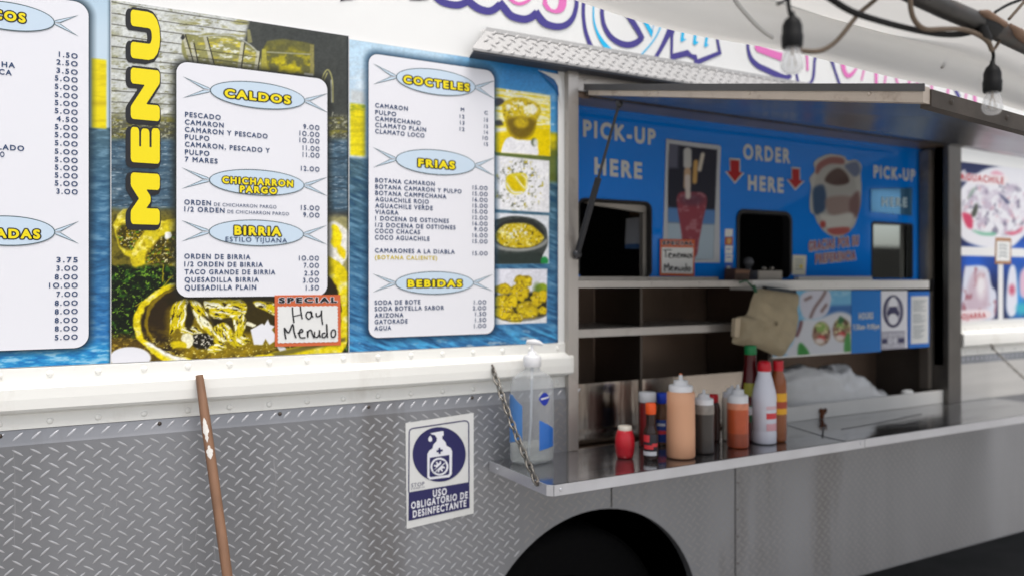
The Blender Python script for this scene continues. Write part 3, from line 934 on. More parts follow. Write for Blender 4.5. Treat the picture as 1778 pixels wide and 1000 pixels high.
b.pstroke(r4([(1490, 600), (1440, 800)]), 3, D2, 1)
b.pstroke(r4([(1608, 600), (1612, 870)]), 5, D2, 1)
for L_, w in (([(165, 500), (150, 615)], 3), ([(215, 500), (248, 620)], 3.5), ([(332, 540), (325, 640)], 4), ([(380, 560), (392, 640)], 3), ([(490, 590), (492, 660)], 4), ([(614, 620), (604, 700)], 4), ([(745, 660), (733, 730)], 3), ([(800, 670), (806, 760)], 5)):
    b.pstroke(r5(L_), w, D2, 1)
b.pstroke(r5([(660, 640), (690, 710)]), 6, D2)
b.ppoly([(590, 3.5), (594, -4), (625, -8), (612, 0), (600, 1)], D2, 4)
b.ppoly([(712, 1), (708, -6), (750, -6), (742, 0), (728, 1.5)], D2, 4)
b.build("company_lettering", [M_pur, M_pink, M_cyan, M_pale, M_dk], truck, TO)
# ---------------------------------------------------------------- printed menu panels
M_print = print_mat("printed_vinyl", .3)
M_card = mat("white_print", (240, 240, 246), .32)
M_navy = mat("navy_ink", (48, 72, 112), .4)
M_yel = mat("yellow_ink", (250, 228, 0), .4)
M_yel2 = mat("mustard_ink", (214, 192, 60), .4)
M_ink = mat("black_ink", (30, 30, 34), .4)
M_fish = mat("pale_fish_blue", (208, 226, 242), .35)
M_fisho = mat("fish_outline", (84, 104, 112), .4)
M_fin = mat("fin_grey", (112, 130, 138), .4)
M_edge = mat("panel_edge", (222, 222, 224), .4)
DG = .0030
ZPT, ZPB = 2.217, 1.4155

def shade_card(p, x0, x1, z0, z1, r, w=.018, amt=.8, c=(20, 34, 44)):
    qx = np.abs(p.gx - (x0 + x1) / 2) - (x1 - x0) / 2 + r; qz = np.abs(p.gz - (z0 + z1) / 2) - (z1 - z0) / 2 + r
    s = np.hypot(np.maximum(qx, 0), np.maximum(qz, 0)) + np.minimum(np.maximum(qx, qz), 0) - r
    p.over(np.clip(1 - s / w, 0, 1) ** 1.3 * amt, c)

def water(p, m, base, hi, su=26, sv=5, seed=3):
    a = p.n(su, sv, seed); c = p.n(su * .45, sv * .5, seed + 9)
    p.over(m, base)
    p.over(m * np.clip((a - .48) * 4, 0, 1) * .55, hi)
    p.over(m * np.clip((.46 - a) * 4, 0, 1) * .6, np.array(base) * .55)
    p.over(m * np.clip((c - .62) * 6, 0, 1) * .5, (225, 236, 245))

def header(par, tl, tr, cv, rv, words, d, org):
    """fish-shaped heading: tips tl, tr in the photograph, words = list of (text, u0, v0, u1, cap)"""
    A, B = P(tl, cv, d), P(tr, along(tl, cv, tr) if True else cv, d)
    A.z = B.z
    cu = (A.x + B.x) / 2; rx = (B.x - A.x) / 2; cz = A.z
    rz = rv / FPX * depth(Vector((cu, -d, cz)))
    b = MB()
    def ell(s, dd_, m, ds):
        b.add([(cu + (rx + ds) * math.cos(2 * math.pi * k / 48), -dd_, cz + (rz + ds) * math.sin(2 * math.pi * k / 48)) for k in range(48)], [tuple(range(48))], m)
    for sg in (-1, 1):
        for up in (-1, 1):
            x0 = cu + sg * rx * .985
            fin = [(x0, cz + up * .0012), (x0 + sg * rx * .06, cz + up * rz * .42 * .5), (x0 + sg * rx * .58, cz + up * rz * .84), (x0 + sg * rx * .17, cz + up * .001)]
            fl = [(x0, cz + up * .0010), (x0 + sg * rx * .07, cz + up * rz * .15), (x0 + sg * rx * .47, cz + up * rz * .655), (x0 + sg * rx * .15, cz + up * .0024)]
            b.poly([(x, -d - .0002 - .00005 * up, z) for x, z in fin], 2)
            b.poly([(x, -d - .0005 - .00005 * up, z) for x, z in fl], 1)
    ell(1, d + .0010, 0, .0022); ell(1, d + .0014, 1, 0)
    b.build("section_header", [M_fisho, M_fish, M_fin], par, org)
    b = MB()
    for s, u0, v0, u1, cap, big in words:
        if big:
            txt(b, s, (u0, v0), (u1, 0), cap, d + .0019, 0, bold=.05, grow=.10, res=.022, track=.05, level=True)
            txt(b, s, (u0, v0), (u1, 0), cap, d + .0025, 1, bold=.05, res=.022, track=.05, level=True)
        else:
            txt(b, s, (u0, v0), (u1, 0), cap, d + .0025, 2, bold=.012, res=.018, level=True)
    b.build("header_lettering", [M_ink, M_yel, M_navy], par, org)

def rows(par, name, items, d, org, cap, m=None, bold=.028):
    b = MB()
    for s, u0, v, u1 in items:
        txt(b, s, (u0, v), (u1, 0), cap, d, 0, bold=bold, res=.02, track=.06, level=True)
    return b.build(name, m or M_navy, par, org)

def prices(par, items, d, org, cap):
    b = MB()
    for s, u0, v, u1 in items:      # v measured at the right end
        txt(b, s.replace('0', 'O'), (u0, along(u1, v, u0)), (u1, 0), cap, d, 0, bold=.028, res=.02, track=.09, level=True)
    return b.build("price_lettering", M_navy, par, org)

def backing(par, x0, x1, z0, z1, org):
    b = MB(); b.box(x0 - .001, x1 + .001, -DG + .0004, -.0004, z0 - .001, z1 + .001)
    return b.build("backing_sheet", M_edge, par, org)

# ================= left panel
t = thing("menu_panel", "blue sea menu panel at the far left with plain price column", "menu sign", P(80, 350, 0), "menu panels on the truck side")
o = t.location
px0, px1 = -1.62, X(191.5)
backing(t, px0, px1, ZPB, ZPT, o)
p = Print(px0, px1, ZPB, ZPT, DG, .0018)
p.C[:] = (206, 226, 240)
p.over(np.clip((60 - p.v) / 60, 0, 1) * .5, (176, 206, 228))
f = np.clip((p.v - 222) / 380, 0, 1)[..., None]
base = np.array([74, 104, 118]) * (1 - f) + np.array([40, 120, 190]) * f
m = np.clip((p.v - 221) / 3, 0, 1)
p.C = p.C * (1 - m[..., None]) + base * m[..., None]
a = p.n(20, 5, 5); m2 = m * np.clip((a - .5) * 4, 0, 1) * .5; p.over(m2, (150, 190, 214))
p.over(m * np.clip((.47 - a) * 4, 0, 1) * .5, (26, 62, 98))
mb_ = np.clip((p.v - 585) / 20, 0, 1); p.over(mb_ * .85, (48, 158, 216)); p.over(mb_ * np.clip((p.n(18, 4, 8) - .5) * 5, 0, 1) * .7, (190, 226, 244)); p.over(mb_ * np.clip((.46 - p.n(18, 4, 8)) * 5, 0, 1) * .6, (20, 96, 170))
ymask = p.rect(159, 184.5, 102, 222, 2)
p.over(ymask, (244, 224, 10)); p.over(ymask * np.clip((p.n(30, 6, 2) - .5) * 4, 0, 1) * .5, (206, 184, 10)); p.over(ymask * np.clip(1 - np.abs(p.v - 180) / 8, 0, 1) * .6, (188, 164, 14))
c1 = (-1.50, X(153.7), Z(120, 604), Z(100, -.5), .028)
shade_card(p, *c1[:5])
p.over(np.clip((p.u - 184) / 8, 0, 1) ** 2 * .75, (26, 44, 56))
p.build("photo_print", M_print, t, o)
b = MB(); b.rrect(*c1[:5], DG + .0009)
card = b.build("menu_card", M_card, t, o)
dl = DG + .0018
header(card, -70, 93.5, 17.5, 23, [("TACOS", -58, 27, 44.5, 17, 1)], DG + .0012, o)
header(card, -70, 94, 399, 24.5, [("TOSTADAS", -91, 412, 69.7, 17, 1)], DG + .0012, o)
rows(card, "dish_lettering", [("HA", 2.7, 116.5, 26), ("CA", -2, 129.5, 20.4), ("LADO", -4, 260, 42), ("O", 0, 273, 7.8)], dl, o, 9.5)
pr = [(s, 95 if s[0] in "58" else 98, v, 135) for s, v in (("5.00", 144.5), ("5.00", 158.7), ("5.00", 172.7), ("5.00", 186.6), ("5.00", 200.5), ("4.50", 214), ("5.00", 228), ("5.00", 241.5), ("5.00", 255.6), ("5.00", 270), ("5.00", 284), ("5.00", 297.5), ("5.00", 311), ("5.00", 324.6), ("3.00", 338.5), ("3.75", 456), ("3.00", 470.6), ("8.00", 485.5), ("7.00", 515), ("8.00", 530), ("8.00", 544.7), ("8.00", 559.7), ("8.00", 574), ("5.00", 589))]
pr += [("1.50", 102, 103, 135), ("2.50", 98, 116.6, 135), ("3.50", 98, 131, 135), ("10.00", 85, 500, 135)]
prices(card, pr, dl, o, 9.2)

# ================= middle panel: MENU over the fishing shack and the stew
t = thing("menu_panel", "tall menu panel with yellow MENU title, wooden shack and a bowl of stew", "menu sign", P(400, 350, 0), "menu panels on the truck side")
o = t.location
px0, px1 = X(193.2), X(604.5)
backing(t, px0, px1, ZPB, ZPT, o)
p = Print(px0, px1, ZPB, ZPT, DG, .0016)
U, V = p.u, p.v
p.C[:] = (66, 69, 66)
p.over(np.clip((p.n(14, 40, 1) - .5) * 3, 0, 1) * .4, (88, 90, 84))
# board siding
side = p.poly([(180, -80), (420, -60), (432, 38), (424, 70), (330, 100), (310, 130), (306, 222), (180, 222)], 3)
p.over(side, (214, 217, 213))
sl = .085 + .0008 * np.clip(130 - V, -100, 160)
bd = (V - (U - 193) * sl - 2.5) / 19.3
fr = bd - np.floor(bd); bid = np.floor(bd)
p.over(side * np.clip(.9 - fr, 0, 1) * .25 * vnoise(bid * 3.3 + .5, U / 200, 4), (150, 152, 146))
olive = np.clip((p.n(30, 7, 7) - .52) * 5, 0, 1) * np.clip((U - 280) / 60, 0, 1)
p.over(side * olive * .85, (150, 146, 84))
p.over(side * np.clip((p.n(9, 4, 12) - .62) * 6, 0, 1) * .7, (122, 120, 78))
p.over(side * np.clip((215 - U) / 24, 0, 1) * np.clip((p.n(20, 6, 19) - .42) * 4, 0, 1) * .7, (138, 136, 90))
p.over(side * np.clip(1 - np.abs(fr - .06) / .085, 0, 1) * .9, (58, 56, 46))
p.over(side * p.poly([(193, 190), (310, 150), (310, 230), (193, 230)], 6) * np.clip((p.n(8, 5, 33) - .4) * 3, 0, 1) * .6, (120, 118, 84))
p.over(p.poly([(230, 205), (300, 186), (300, 193), (240, 216)], 1) * .9, (225, 226, 220))
# wooden cart
p.over(p.spoly([(318, 64), (345, 62), (362, 58), (400, 64), (425, 76), (447, 90), (447, 125), (330, 110)], 1.5), (150, 148, 92))
w_ = p.spoly([(328, 74), (350, 64), (400, 68), (428, 82), (444, 94), (444, 120), (336, 108)], 1.5)
p.over(w_ * np.clip((p.n(22, 5, 40) - .45) * 5, 0, 1), (206, 192, 70))
p.over(w_ * np.clip((p.n(12, 5, 43) - .55) * 6, 0, 1), (226, 228, 214))
for q in ([(318, 62), (332, 108)], [(333, 76), (340, 110)], [(356, 66), (368, 112)], [(421, 76), (415, 120)], [(448, 92), (444, 122)]):
    p.over(p.line(q, 6, .8), (196, 194, 168)); p.over(p.line([(x + 4, y) for x, y in q], 2.2, .6), (54, 52, 40))
for q in ([(322, 84), (446, 100)], [(326, 98), (446, 114)]): p.over(p.line(q, 1.4, .6) * .8, (60, 56, 36))
p.over(p.spoly([(318, 60), (321, 66), (317, 70), (314, 66)], 1), (46, 46, 46))
p.over(p.line([(346, 64), (400, 62), (430, 76), (448, 92)], 2.2, .8), (190, 192, 180))
p.over(p.poly([(429, 52), (434, 52), (438, 74), (430, 76)], 1), (140, 138, 96))
bx = p.poly([(454, 90), (464, 72), (490, 68), (530, 74), (545, 78), (545, 130), (500, 128), (455, 122)], 1.5)
p.over(bx, (104, 102, 56)); p.over(bx * np.clip((p.n(14, 12, 51) - .45) * 4, 0, 1) * np.clip((V - 70) / 40, 0, 1), (198, 184, 26))
p.over(p.poly([(455, 86), (462, 86), (464, 122), (454, 121)], 1), (176, 168, 70)); p.over(p.poly([(538, 78), (545, 79), (545, 131), (539, 130)], 1), (150, 142, 84))
p.over(p.line([(464, 91), (500, 93), (538, 95)], 2.4, .8), (160, 160, 130)); p.over(p.rect(528, 544, 127, 131, 1), (206, 206, 196))
# wheels
for q in ([(556, 150), (562, 130), (570, 122), (577, 140), (578, 178)], [(560, 146), (568, 128)]): p.over(p.line(q, 2.2, .7), (176, 172, 110))
for q in ([(578, 196), (574, 215), (572, 225)], [(575, 140), (576, 178)]): p.over(p.line(q, 1.8, .7), (196, 196, 180))
# shingle and sea
gr = np.clip((V - 196) / 14, 0, 1) * np.clip((250 - V) / 14, 0, 1) * np.clip((np.abs(U - 435) - 120) / 6, 0, 1)
p.over(gr * .9, (86, 86, 66)); p.over(gr * np.clip((p.n(3.5, 3, 60) - .52) * 6, 0, 1), (176, 176, 150)); p.over(gr * np.clip((p.n(14, 5, 61) - .55) * 6, 0, 1) * .7, (150, 142, 40))
sea = np.clip((V - 238) / 10, 0, 1) * np.clip((372 - V) / 10, 0, 1) * np.clip((np.abs(U - 435) - 118) / 6, 0, 1)
water(p, sea, (66, 94, 114), (128, 152, 164), 22, 4, 64)
# tacos
p.warp(3.2, 14, 600); U, V = p.u, p.v
tb = np.clip((V - 358) / 10, 0, 1) * np.clip((478 - V) / 12, 0, 1) * np.clip((318 - U) / 4, 0, 1)
p.over(tb, (112, 104, 46)); p.over(tb * np.clip((p.n(10, 8, 70) - .5) * 4, 0, 1), (70, 66, 30))
def taco(sh, fill, sd_):
    m_ = p.spoly(sh, 1.5); p.over(m_, (196, 182, 52))
    p.over(m_ * np.clip((p.n(9, 9, sd_) - .5) * 5, 0, 1), (226, 216, 130)); p.over(m_ * np.clip((p.n(6, 6, sd_ + 1) - .58) * 6, 0, 1) * .7, (150, 132, 20))
    m_ = p.spoly(fill, 2.5); p.over(m_, (66, 60, 22)); p.over(m_ * np.clip((p.n(4, 3.5, sd_ + 2) - .5) * 7, 0, 1), (150, 132, 40)); p.over(m_ * np.clip((p.n(3, 3, sd_ + 3) - .64) * 8, 0, 1), (226, 220, 180)); p.over(m_ * np.clip((p.n(5, 4, sd_ + 4) - .62) * 8, 0, 1), (96, 130, 36))
taco([(205, 372), (216, 362), (232, 372), (262, 395), (250, 430), (226, 446), (207, 430), (198, 400)], [(204, 400), (225, 388), (250, 400), (236, 430), (220, 436), (206, 422)], 72)
taco([(228, 440), (246, 410), (272, 390), (300, 380), (310, 386), (310, 470), (240, 470), (228, 460)], [(252, 450), (262, 430), (282, 412), (306, 402), (310, 440), (296, 460), (262, 460)], 78)
p.over(p.spoly([(286, 405), (294, 402), (297, 412), (288, 416)], 1.2), (232, 232, 224))
# herbs
hb = np.clip((V - 462 + 6 * vnoise(U / 9, V / 9, 5)) / 6, 0, 1) * np.clip((330 - U) / 10, 0, 1)
p.over(hb, (22, 30, 16)); p.over(hb * np.clip((p.n(10, 8, 84) - .54) * 6, 0, 1), (54, 86, 34)); p.over(hb * np.clip((p.n(3.5, 3, 85) - .6) * 8, 0, 1), (118, 150, 62)); p.over(hb * np.clip((.45 - p.n(16, 12, 88)) * 6, 0, 1) * .8, (14, 20, 10)); p.over(hb * np.clip((V - 575) / 18, 0, 1) * .9, (92, 74, 30)); p.over(hb * np.clip((V - 575) / 18, 0, 1) * np.clip((p.n(6, 4, 87) - .52) * 6, 0, 1), (150, 130, 60))
for q in ([(300, 480), (282, 500), (262, 515), (236, 532)], [(283, 462), (284, 490)]): p.over(p.line(q, 2, .8), (150, 140, 40))
# right of the card: cloth and rice, then dark herbs
rs_ = np.clip((U - 560) / 4, 0, 1) * np.clip((V - 372) / 8, 0, 1)
p.over(rs_, (150, 146, 110)); p.over(rs_ * p.spoly([(570, 388), (590, 390), (606, 410), (606, 445), (574, 470), (566, 430)], 2), (222, 220, 212)); p.over(rs_ * p.spoly([(577, 392), (588, 398), (592, 420), (582, 430), (576, 420)], 2), (226, 204, 20)); p.over(rs_ * p.spoly([(584, 424), (600, 436), (598, 450), (588, 440)], 2), (206, 186, 30))
p.over(rs_ * p.spoly([(566, 470), (590, 460), (606, 476), (606, 490), (580, 500)], 2), (210, 194, 40))
lo = np.clip((V - 480) / 6, 0, 1) * np.clip((U - 470) / 5, 0, 1)
p.over(lo, (30, 32, 22)); p.over(lo * np.clip((p.n(4, 4, 89) - .6) * 8, 0, 1), (98, 130, 60))
# the bowl of stew
outer = [(330, 486), (300.5, 492), (273, 503.5), (249, 523), (234, 546), (231, 565.5), (238.5, 587), (258, 608), (285.5, 627), (340, 655), (470, 662), (560, 640), (600, 600), (612, 540), (603, 480), (560, 440), (420, 430)]
inner = [(330, 492), (302.6, 499), (273, 516), (251, 538), (243, 559), (249, 582.6), (273, 602), (311, 618), (350, 624), (401, 624), (465, 613), (510, 602), (572, 590), (592, 555), (584, 500), (540, 460), (420, 450)]
mo, mi = p.spoly(outer, 1.4), p.spoly(inner, 1.6)
p.over(mo, (206, 190, 22)); p.over(mo * np.clip((p.n(20, 12, 90) - .56) * 4, 0, 1) * .8, (232, 226, 190)); p.over(mo * np.clip((p.n(12, 12, 91) - .56) * 4, 0, 1) * .5, (160, 142, 14))
p.over(mo * p.poly([(250, 596), (330, 640), (330, 626), (262, 590)], 3), (236, 234, 226))
p.over(mi, (52, 42, 24))
p.over(mi * p.spoly([(318, 496), (282, 516), (262, 540), (256, 566), (266, 590), (262, 590), (250, 565), (256, 536), (276, 513), (312, 494)], 1.4), (122, 106, 24))
p.over(mi * p.spoly([(290, 560), (300, 530), (340, 515), (480, 515), (560, 540), (574, 570), (500, 600), (420, 620), (330, 615), (296, 590)], 7), (120, 104, 20))
p.over(mi * np.clip((V - 560) / 50, 0, 1) * np.clip((p.n(12, 6, 93) - .42) * 4, 0, 1) * .8, (148, 128, 34))
p.over(mi * np.clip((V - 575) / 30, 0, 1) * np.clip((p.n(4, 3, 94) - .62) * 8, 0, 1), (212, 200, 130))
def meat(sh, ang, sd_):
    m_ = p.spoly(sh, 1.3); c_, s_ = math.cos(R(ang)), math.sin(R(ang))
    a_, b_ = U * c_ + V * s_, -U * s_ + V * c_
    n1 = fbm(a_ / 16 + 5, b_ / 3.6 + 9, sd_); n2 = fbm(a_ / 9 + 1, b_ / 2.4, sd_ + 5)
    p.over(m_, (196, 180, 36)); p.over(m_ * np.clip((n1 - .5) * 9, 0, 1), (236, 232, 206)); p.over(m_ * np.clip((.43 - n2) * 9, 0, 1), (64, 54, 12))
p.over(mi * p.spoly([(300, 516), (560, 512), (566, 545), (470, 570), (400, 575), (330, 545)], 3) * .8, (44, 38, 18))
meat([(303, 525), (326, 522), (322, 550), (318, 572), (306, 570), (294, 580), (296, 548)], 100, 101)
meat([(328, 522), (346, 526), (362, 545), (374, 568), (366, 582), (350, 566), (336, 545)], 55, 102)
meat([(356, 522), (390, 519), (424, 524), (426, 545), (400, 556), (372, 550), (360, 538)], 8, 103)
meat([(312, 572), (340, 566), (352, 580), (330, 586)], 20, 107)
meat([(396, 586), (420, 578), (432, 592), (408, 602)], 30, 108)
meat([(352, 588), (384, 590), (392, 604), (366, 612)], 12, 109)
p.over(mi * p.spoly([(350, 545), (362, 556), (374, 574), (382, 560), (404, 556), (400, 550), (372, 552)], 2) * .85, (40, 34, 14))
p.over(mi * p.spoly([(324, 530), (330, 528), (338, 548), (330, 572), (322, 566)], 2) * .9, (38, 32, 14))
meat([(440, 524), (478, 526), (478, 546), (452, 536)], 15, 104)
meat([(372, 566), (392, 560), (404, 580), (392, 592), (372, 586)], 60, 105)
meat([(404, 552), (422, 548), (426, 570), (412, 586)], 95, 106)
p.over(p.spoly([(332, 583), (356, 578), (370, 590), (364, 604), (344, 606), (332, 596)], 1.5), (34, 30, 18)); p.over(p.spoly([(332, 583), (356, 578), (370, 590), (364, 604), (344, 606), (332, 596)], 1.5) * np.clip((p.n(3, 3, 110) - .58) * 9, 0, 1), (212, 208, 196))
p.over(p.spoly([(316, 582), (332, 580), (336, 596), (328, 604), (318, 598)], 1.3), (226, 222, 196)); p.over(p.spoly([(296, 594), (318, 594), (322, 602), (300, 604)], 1.5), (196, 178, 20)); p.over(p.spoly([(430, 558), (444, 562), (440, 566), (428, 564)], 1), (226, 222, 200))
p.unwarp(); U, V = p.u, p.v
p.contrast(np.clip((V - 372) / 10, 0, 1), 1.16, 1.18); p.grain(.26, 620)
star = [(435, 572), (446, 566), (455, 561), (459, 564), (465, 554), (469, 563), (477, 566), (472, 572), (478, 580), (477, 592), (468, 598), (461, 588), (456, 598), (441, 598)]
p.over(p.poly(star, .9), (238, 238, 244)); p.over(p.ell(226, 621, 36, 19, 1), (238, 238, 244)); p.over(p.poly([(480, 600), (494, 602), (500, 610), (488, 613)], .8), (230, 230, 232))
p.over(mo * np.clip(1 - mi, 0, 1) * p.poly([(470, 612), (560, 594), (600, 585), (600, 592), (480, 620)], 2), (120, 110, 40))
c2 = (X(306), X(567.5), Z(400, 515), Z(326, 109.5), .026)
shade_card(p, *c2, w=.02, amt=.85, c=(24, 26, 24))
p.over(np.clip((U - 601) / 3, 0, 1) * .6, (10, 20, 26))
p.build("photo_print", M_print, t, o)
b = MB(); b.rrect(*c2, DG + .0009)
card = b.build("menu_card", M_card, t, o)
# vertical title
def vtxt(b, s, ub, v0, v1, cw, d, m, bold, grow, res):
    A, Bq = P(ub, v0, d), P(ub, v1, d)
    left = P(ub - cw, v0, d) - A; left.z = 0
    pen, place = 0.0, []
    for ch in s:
        g = glyph(ch, bold + grow, res); place.append((pen, g)); pen += g[2] + .01 + 2 * bold
    w0, w1 = place[0][0] + place[0][1][3] - bold, place[-1][0] + place[-1][1][4] + bold
    ex = (Bq - A) / (w1 - w0); ey = left / (CAP + 2 * bold)
    for pn, g in place: b.add([A + ex * (pn + x - w0) + ey * (y + bold) for x, y in g[0]], g[1], m)
b = MB()
vtxt(b, "MENU", 276.5, 394, 25, 49, DG + .0009, 0, .075, .045, .016)
vtxt(b, "MENU", 272.5, 396, 27, 52, DG + .0012, 0, .075, .04, .016)
vtxt(b, "MENU", 277.5, 391, 24.5, 50.5, DG + .0020, 1, .075, 0, .016)
b.build("title_lettering", [M_ink, M_yel], t, o)
hd = DG + .0012
header(card, 366, 528, 157.3, 21.5, [("CALDOS", 390, 169.5, 504.7, 15, 1)], hd, o)
header(card, 364.4, 527, 312.7, 21, [("CHICHARRON", 386, 318.5, 509, 12, 1), ("PARGO", 416.5, 334.5, 481, 12, 1)], hd, o)
header(card, 363.7, 526, 402.6, 21.3, [("BIRRIA", 407, 408.4, 488, 16, 1), ("ESTILO TIJUANA", 391.6, 419.5, 498.7, 8, 0)], hd, o)
rows(card, "dish_lettering", [("PESCADO", 321.2, 203.3, 383.4), ("CAMARON", 321, 216.5, 388.5), ("CAMARON Y PESCADO", 321, 229.3, 464.7), ("PULPO", 321, 242.2, 363.7), ("CAMARON, PESCADO Y", 321, 255, 468.4), ("PULPO", 321, 268.5, 363.7), ("7 MARES", 321, 281, 378),
     ("ORDEN", 320, 355.5, 366.5), ("1/2 ORDEN", 320, 367.6, 390), ("ORDEN DE BIRRIA", 320, 449.5, 434.8), ("1/2 ORDEN DE BIRRIA", 320, 463, 456.5), ("TACO GRANDE DE BIRRIA", 320.5, 476.5, 478), ("QUESADILLA BIRRIA", 320.5, 490, 449.4), ("QUESADILLA PLAIN", 320.5, 503.6, 445)], dl, o, 8.8)
rows(card, "small_lettering", [("DE CHICHARRON PARGO", 371.6, 358, 480), ("DE CHICHARRON PARGO", 395, 370.5, 501.8)], dl, o, 5.8, bold=.006)
prices(card, [("9.00", 526.6, 227, 554.8), ("10.00", 520, 239, 554.8), ("10.00", 520, 250.5, 554.8), ("11.00", 525.5, 263.5, 554.8), ("11.00", 525.5, 275, 554.8), ("12.00", 522.5, 299, 554.8), ("15.00", 522.5, 366.3, 554.8), ("9.00", 526.6, 378.5, 554.8), ("10.00", 519, 453, 554), ("7.00", 527.5, 465.5, 554), ("2.50", 528.6, 478.8, 554), ("3.00", 526.2, 491, 554), ("1.50", 531, 503.6, 554)], dl, o, 8.6)

# ================= right panel
t = thing("menu_panel", "seafood menu panel beside the serving window with four food pictures", "menu sign", P(790, 350, 0), "menu panels on the truck side")
o = t.location
px0, px1 = X(606), X(968)
backing(t, px0, px1, ZPB, ZPT - .008, o)
p = Print(px0, px1, ZPB, ZPT - .008, DG, .0019)
U, V = p.u, p.v
zn = (ZPT - p.gz) / (ZPT - ZPB)
f = np.clip(zn / .38, 0, 1)[..., None]; fr_ = np.clip((U - 760) / 120, 0, 1)[..., None]
skyc = (np.array([196, 226, 246]) * (1 - f) + np.array([206, 222, 238]) * f) * (1 - fr_) + (np.array([36, 128, 200]) * (1 - f) + np.array([126, 184, 214]) * f) * fr_
p.C = skyc
p.over(np.clip((p.n(30, 8, 121) - .56) * 6, 0, 1) * .55 * np.clip(zn * 10 - .6, 0, 1), (236, 242, 246))
m = np.clip((zn - .38) / .01, 0, 1)
f2 = np.clip((zn - .4) / .6, 0, 1)[..., None]
base = np.array([66, 94, 106]) * (1 - f2) + np.array([56, 126, 182]) * f2
a = p.n(24, 7, 131); a2 = fbm((U + .9 * V) / 30, (V - .4 * U) / 5, 140)
p.C = p.C * (1 - m[..., None]) + base * m[..., None]
p.over(m * np.clip((a2 - .5) * 5, 0, 1) * .5, (134, 178, 206)); p.over(m * np.clip((.46 - a2) * 5, 0, 1) * .6, (18, 60, 100))
p.over(np.clip((zn - .93) / .04, 0, 1) * np.clip((a2 - .48) * 5, 0, 1) * .8, (70, 176, 232))
p.over(np.clip((zn - .93) / .04, 0, 1) * np.clip((a - .6) * 8, 0, 1) * .6, (200, 210, 220))
ym = p.rect(608, 634, 180, 270, 2.5)
p.over(p.rect(608, 634, 156, 178, 4) * .8, (206, 208, 206)); p.over(ym, (240, 222, 12)); p.over(ym * np.clip((p.n(30, 6, 23) - .5) * 4, 0, 1) * .6, (196, 180, 20)); p.over(ym * np.clip((205 - V) / 14, 0, 1) * np.clip((p.n(20, 5, 24) - .46) * 5, 0, 1) * .8, (120, 150, 60))
p.over(p.rect(858, 970, 220, 262, 3) * np.clip((U - 940) / 8, 0, 1), (186, 174, 30)); p.over(p.rect(858, 970, 250, 310, 4) * np.clip((U - 850) / 8, 0, 1) * .9, (96, 106, 40)); p.over(p.rect(858, 970, 225, 235, 2) * np.clip((U - 945) / 6, 0, 1), (222, 204, 20))
# picture 1: goblet
q4 = lambda L: [(850 + x / 4.169, 130 + y / 4.169) for x, y in L]
q5 = lambda L: [(850 + x / 4.169, 360 + y / 4.169) for x, y in L]
pc = p.poly(q4([(36, 95), (440, 152), (440, 592), (36, 560)]), 1)
p.over(pc, (244, 240, 190)); yb = fbm(U / 30, (V - (U - 860) * .12) / 3.2, 150)
p.over(pc * np.clip((yb - .48) * 8, 0, 1), (240, 216, 20)); p.over(pc * np.clip((yb - .6) * 8, 0, 1) * p.poly(q4([(200, 130), (440, 150), (440, 300), (250, 260)]), 6), (250, 248, 226))
p.over(pc * p.poly(q4([(36, 385), (130, 400), (330, 380), (440, 390), (440, 600), (36, 570)]), 3), (236, 208, 6)); p.over(pc * p.poly(q4([(36, 385), (130, 385), (120, 410), (36, 420)]), 3), (246, 246, 240))
p.over(pc * p.spoly(q4([(36, 180), (80, 170), (110, 200), (60, 230), (36, 220)]), 2), (70, 66, 66)); p.over(pc * p.spoly(q4([(36, 340), (80, 330), (100, 365), (50, 370)]), 2), (70, 66, 60))
p.over(pc * p.spoly(q4([(100, 600), (110, 480), (170, 450), (260, 475), (330, 480), (350, 530), (330, 600)]), 1.2), (244, 244, 248))
gb = pc * p.spoly(q4([(92, 262), (110, 195), (230, 165), (340, 210), (372, 262), (345, 330), (325, 420), (280, 465), (200, 470), (140, 430), (112, 340)]), 1.3)
p.over(gb, (214, 186, 14)); p.over(gb * p.spoly(q4([(125, 330), (200, 310), (330, 330), (310, 420), (240, 465), (160, 430)]), 4), (118, 96, 16)); p.over(gb * p.ell(*q4([(230, 350)])[0], 12, 9, 3), (206, 178, 20))
p.over(gb * p.spoly(q4([(120, 215), (220, 185), (330, 215), (350, 270), (290, 300), (230, 290), (170, 300), (125, 260)]), 3) * np.clip((p.n(6, 5, 153) - .4) * 5, 0, 1), (244, 240, 206)); p.over(gb * np.clip((p.n(4, 4, 155) - .6) * 7, 0, 1) * .7, (126, 110, 30)); p.over(gb * p.spoly(q4([(290, 230), (320, 215), (345, 260), (310, 290)]), 2), (250, 246, 220))
p.over(pc * p.poly(q4([(110, 100), (260, 125), (230, 165), (120, 160)]), 2) * np.clip((p.n(5, 4, 157) - .42) * 6, 0, 1), (246, 244, 226)); p.over(pc * p.ell(*q4([(322, 490)])[0], 5, 7, 1.5), (96, 106, 84)); p.over(pc * p.ell(*q4([(334, 494)])[0], 4, 6, 1.5), (226, 228, 220))
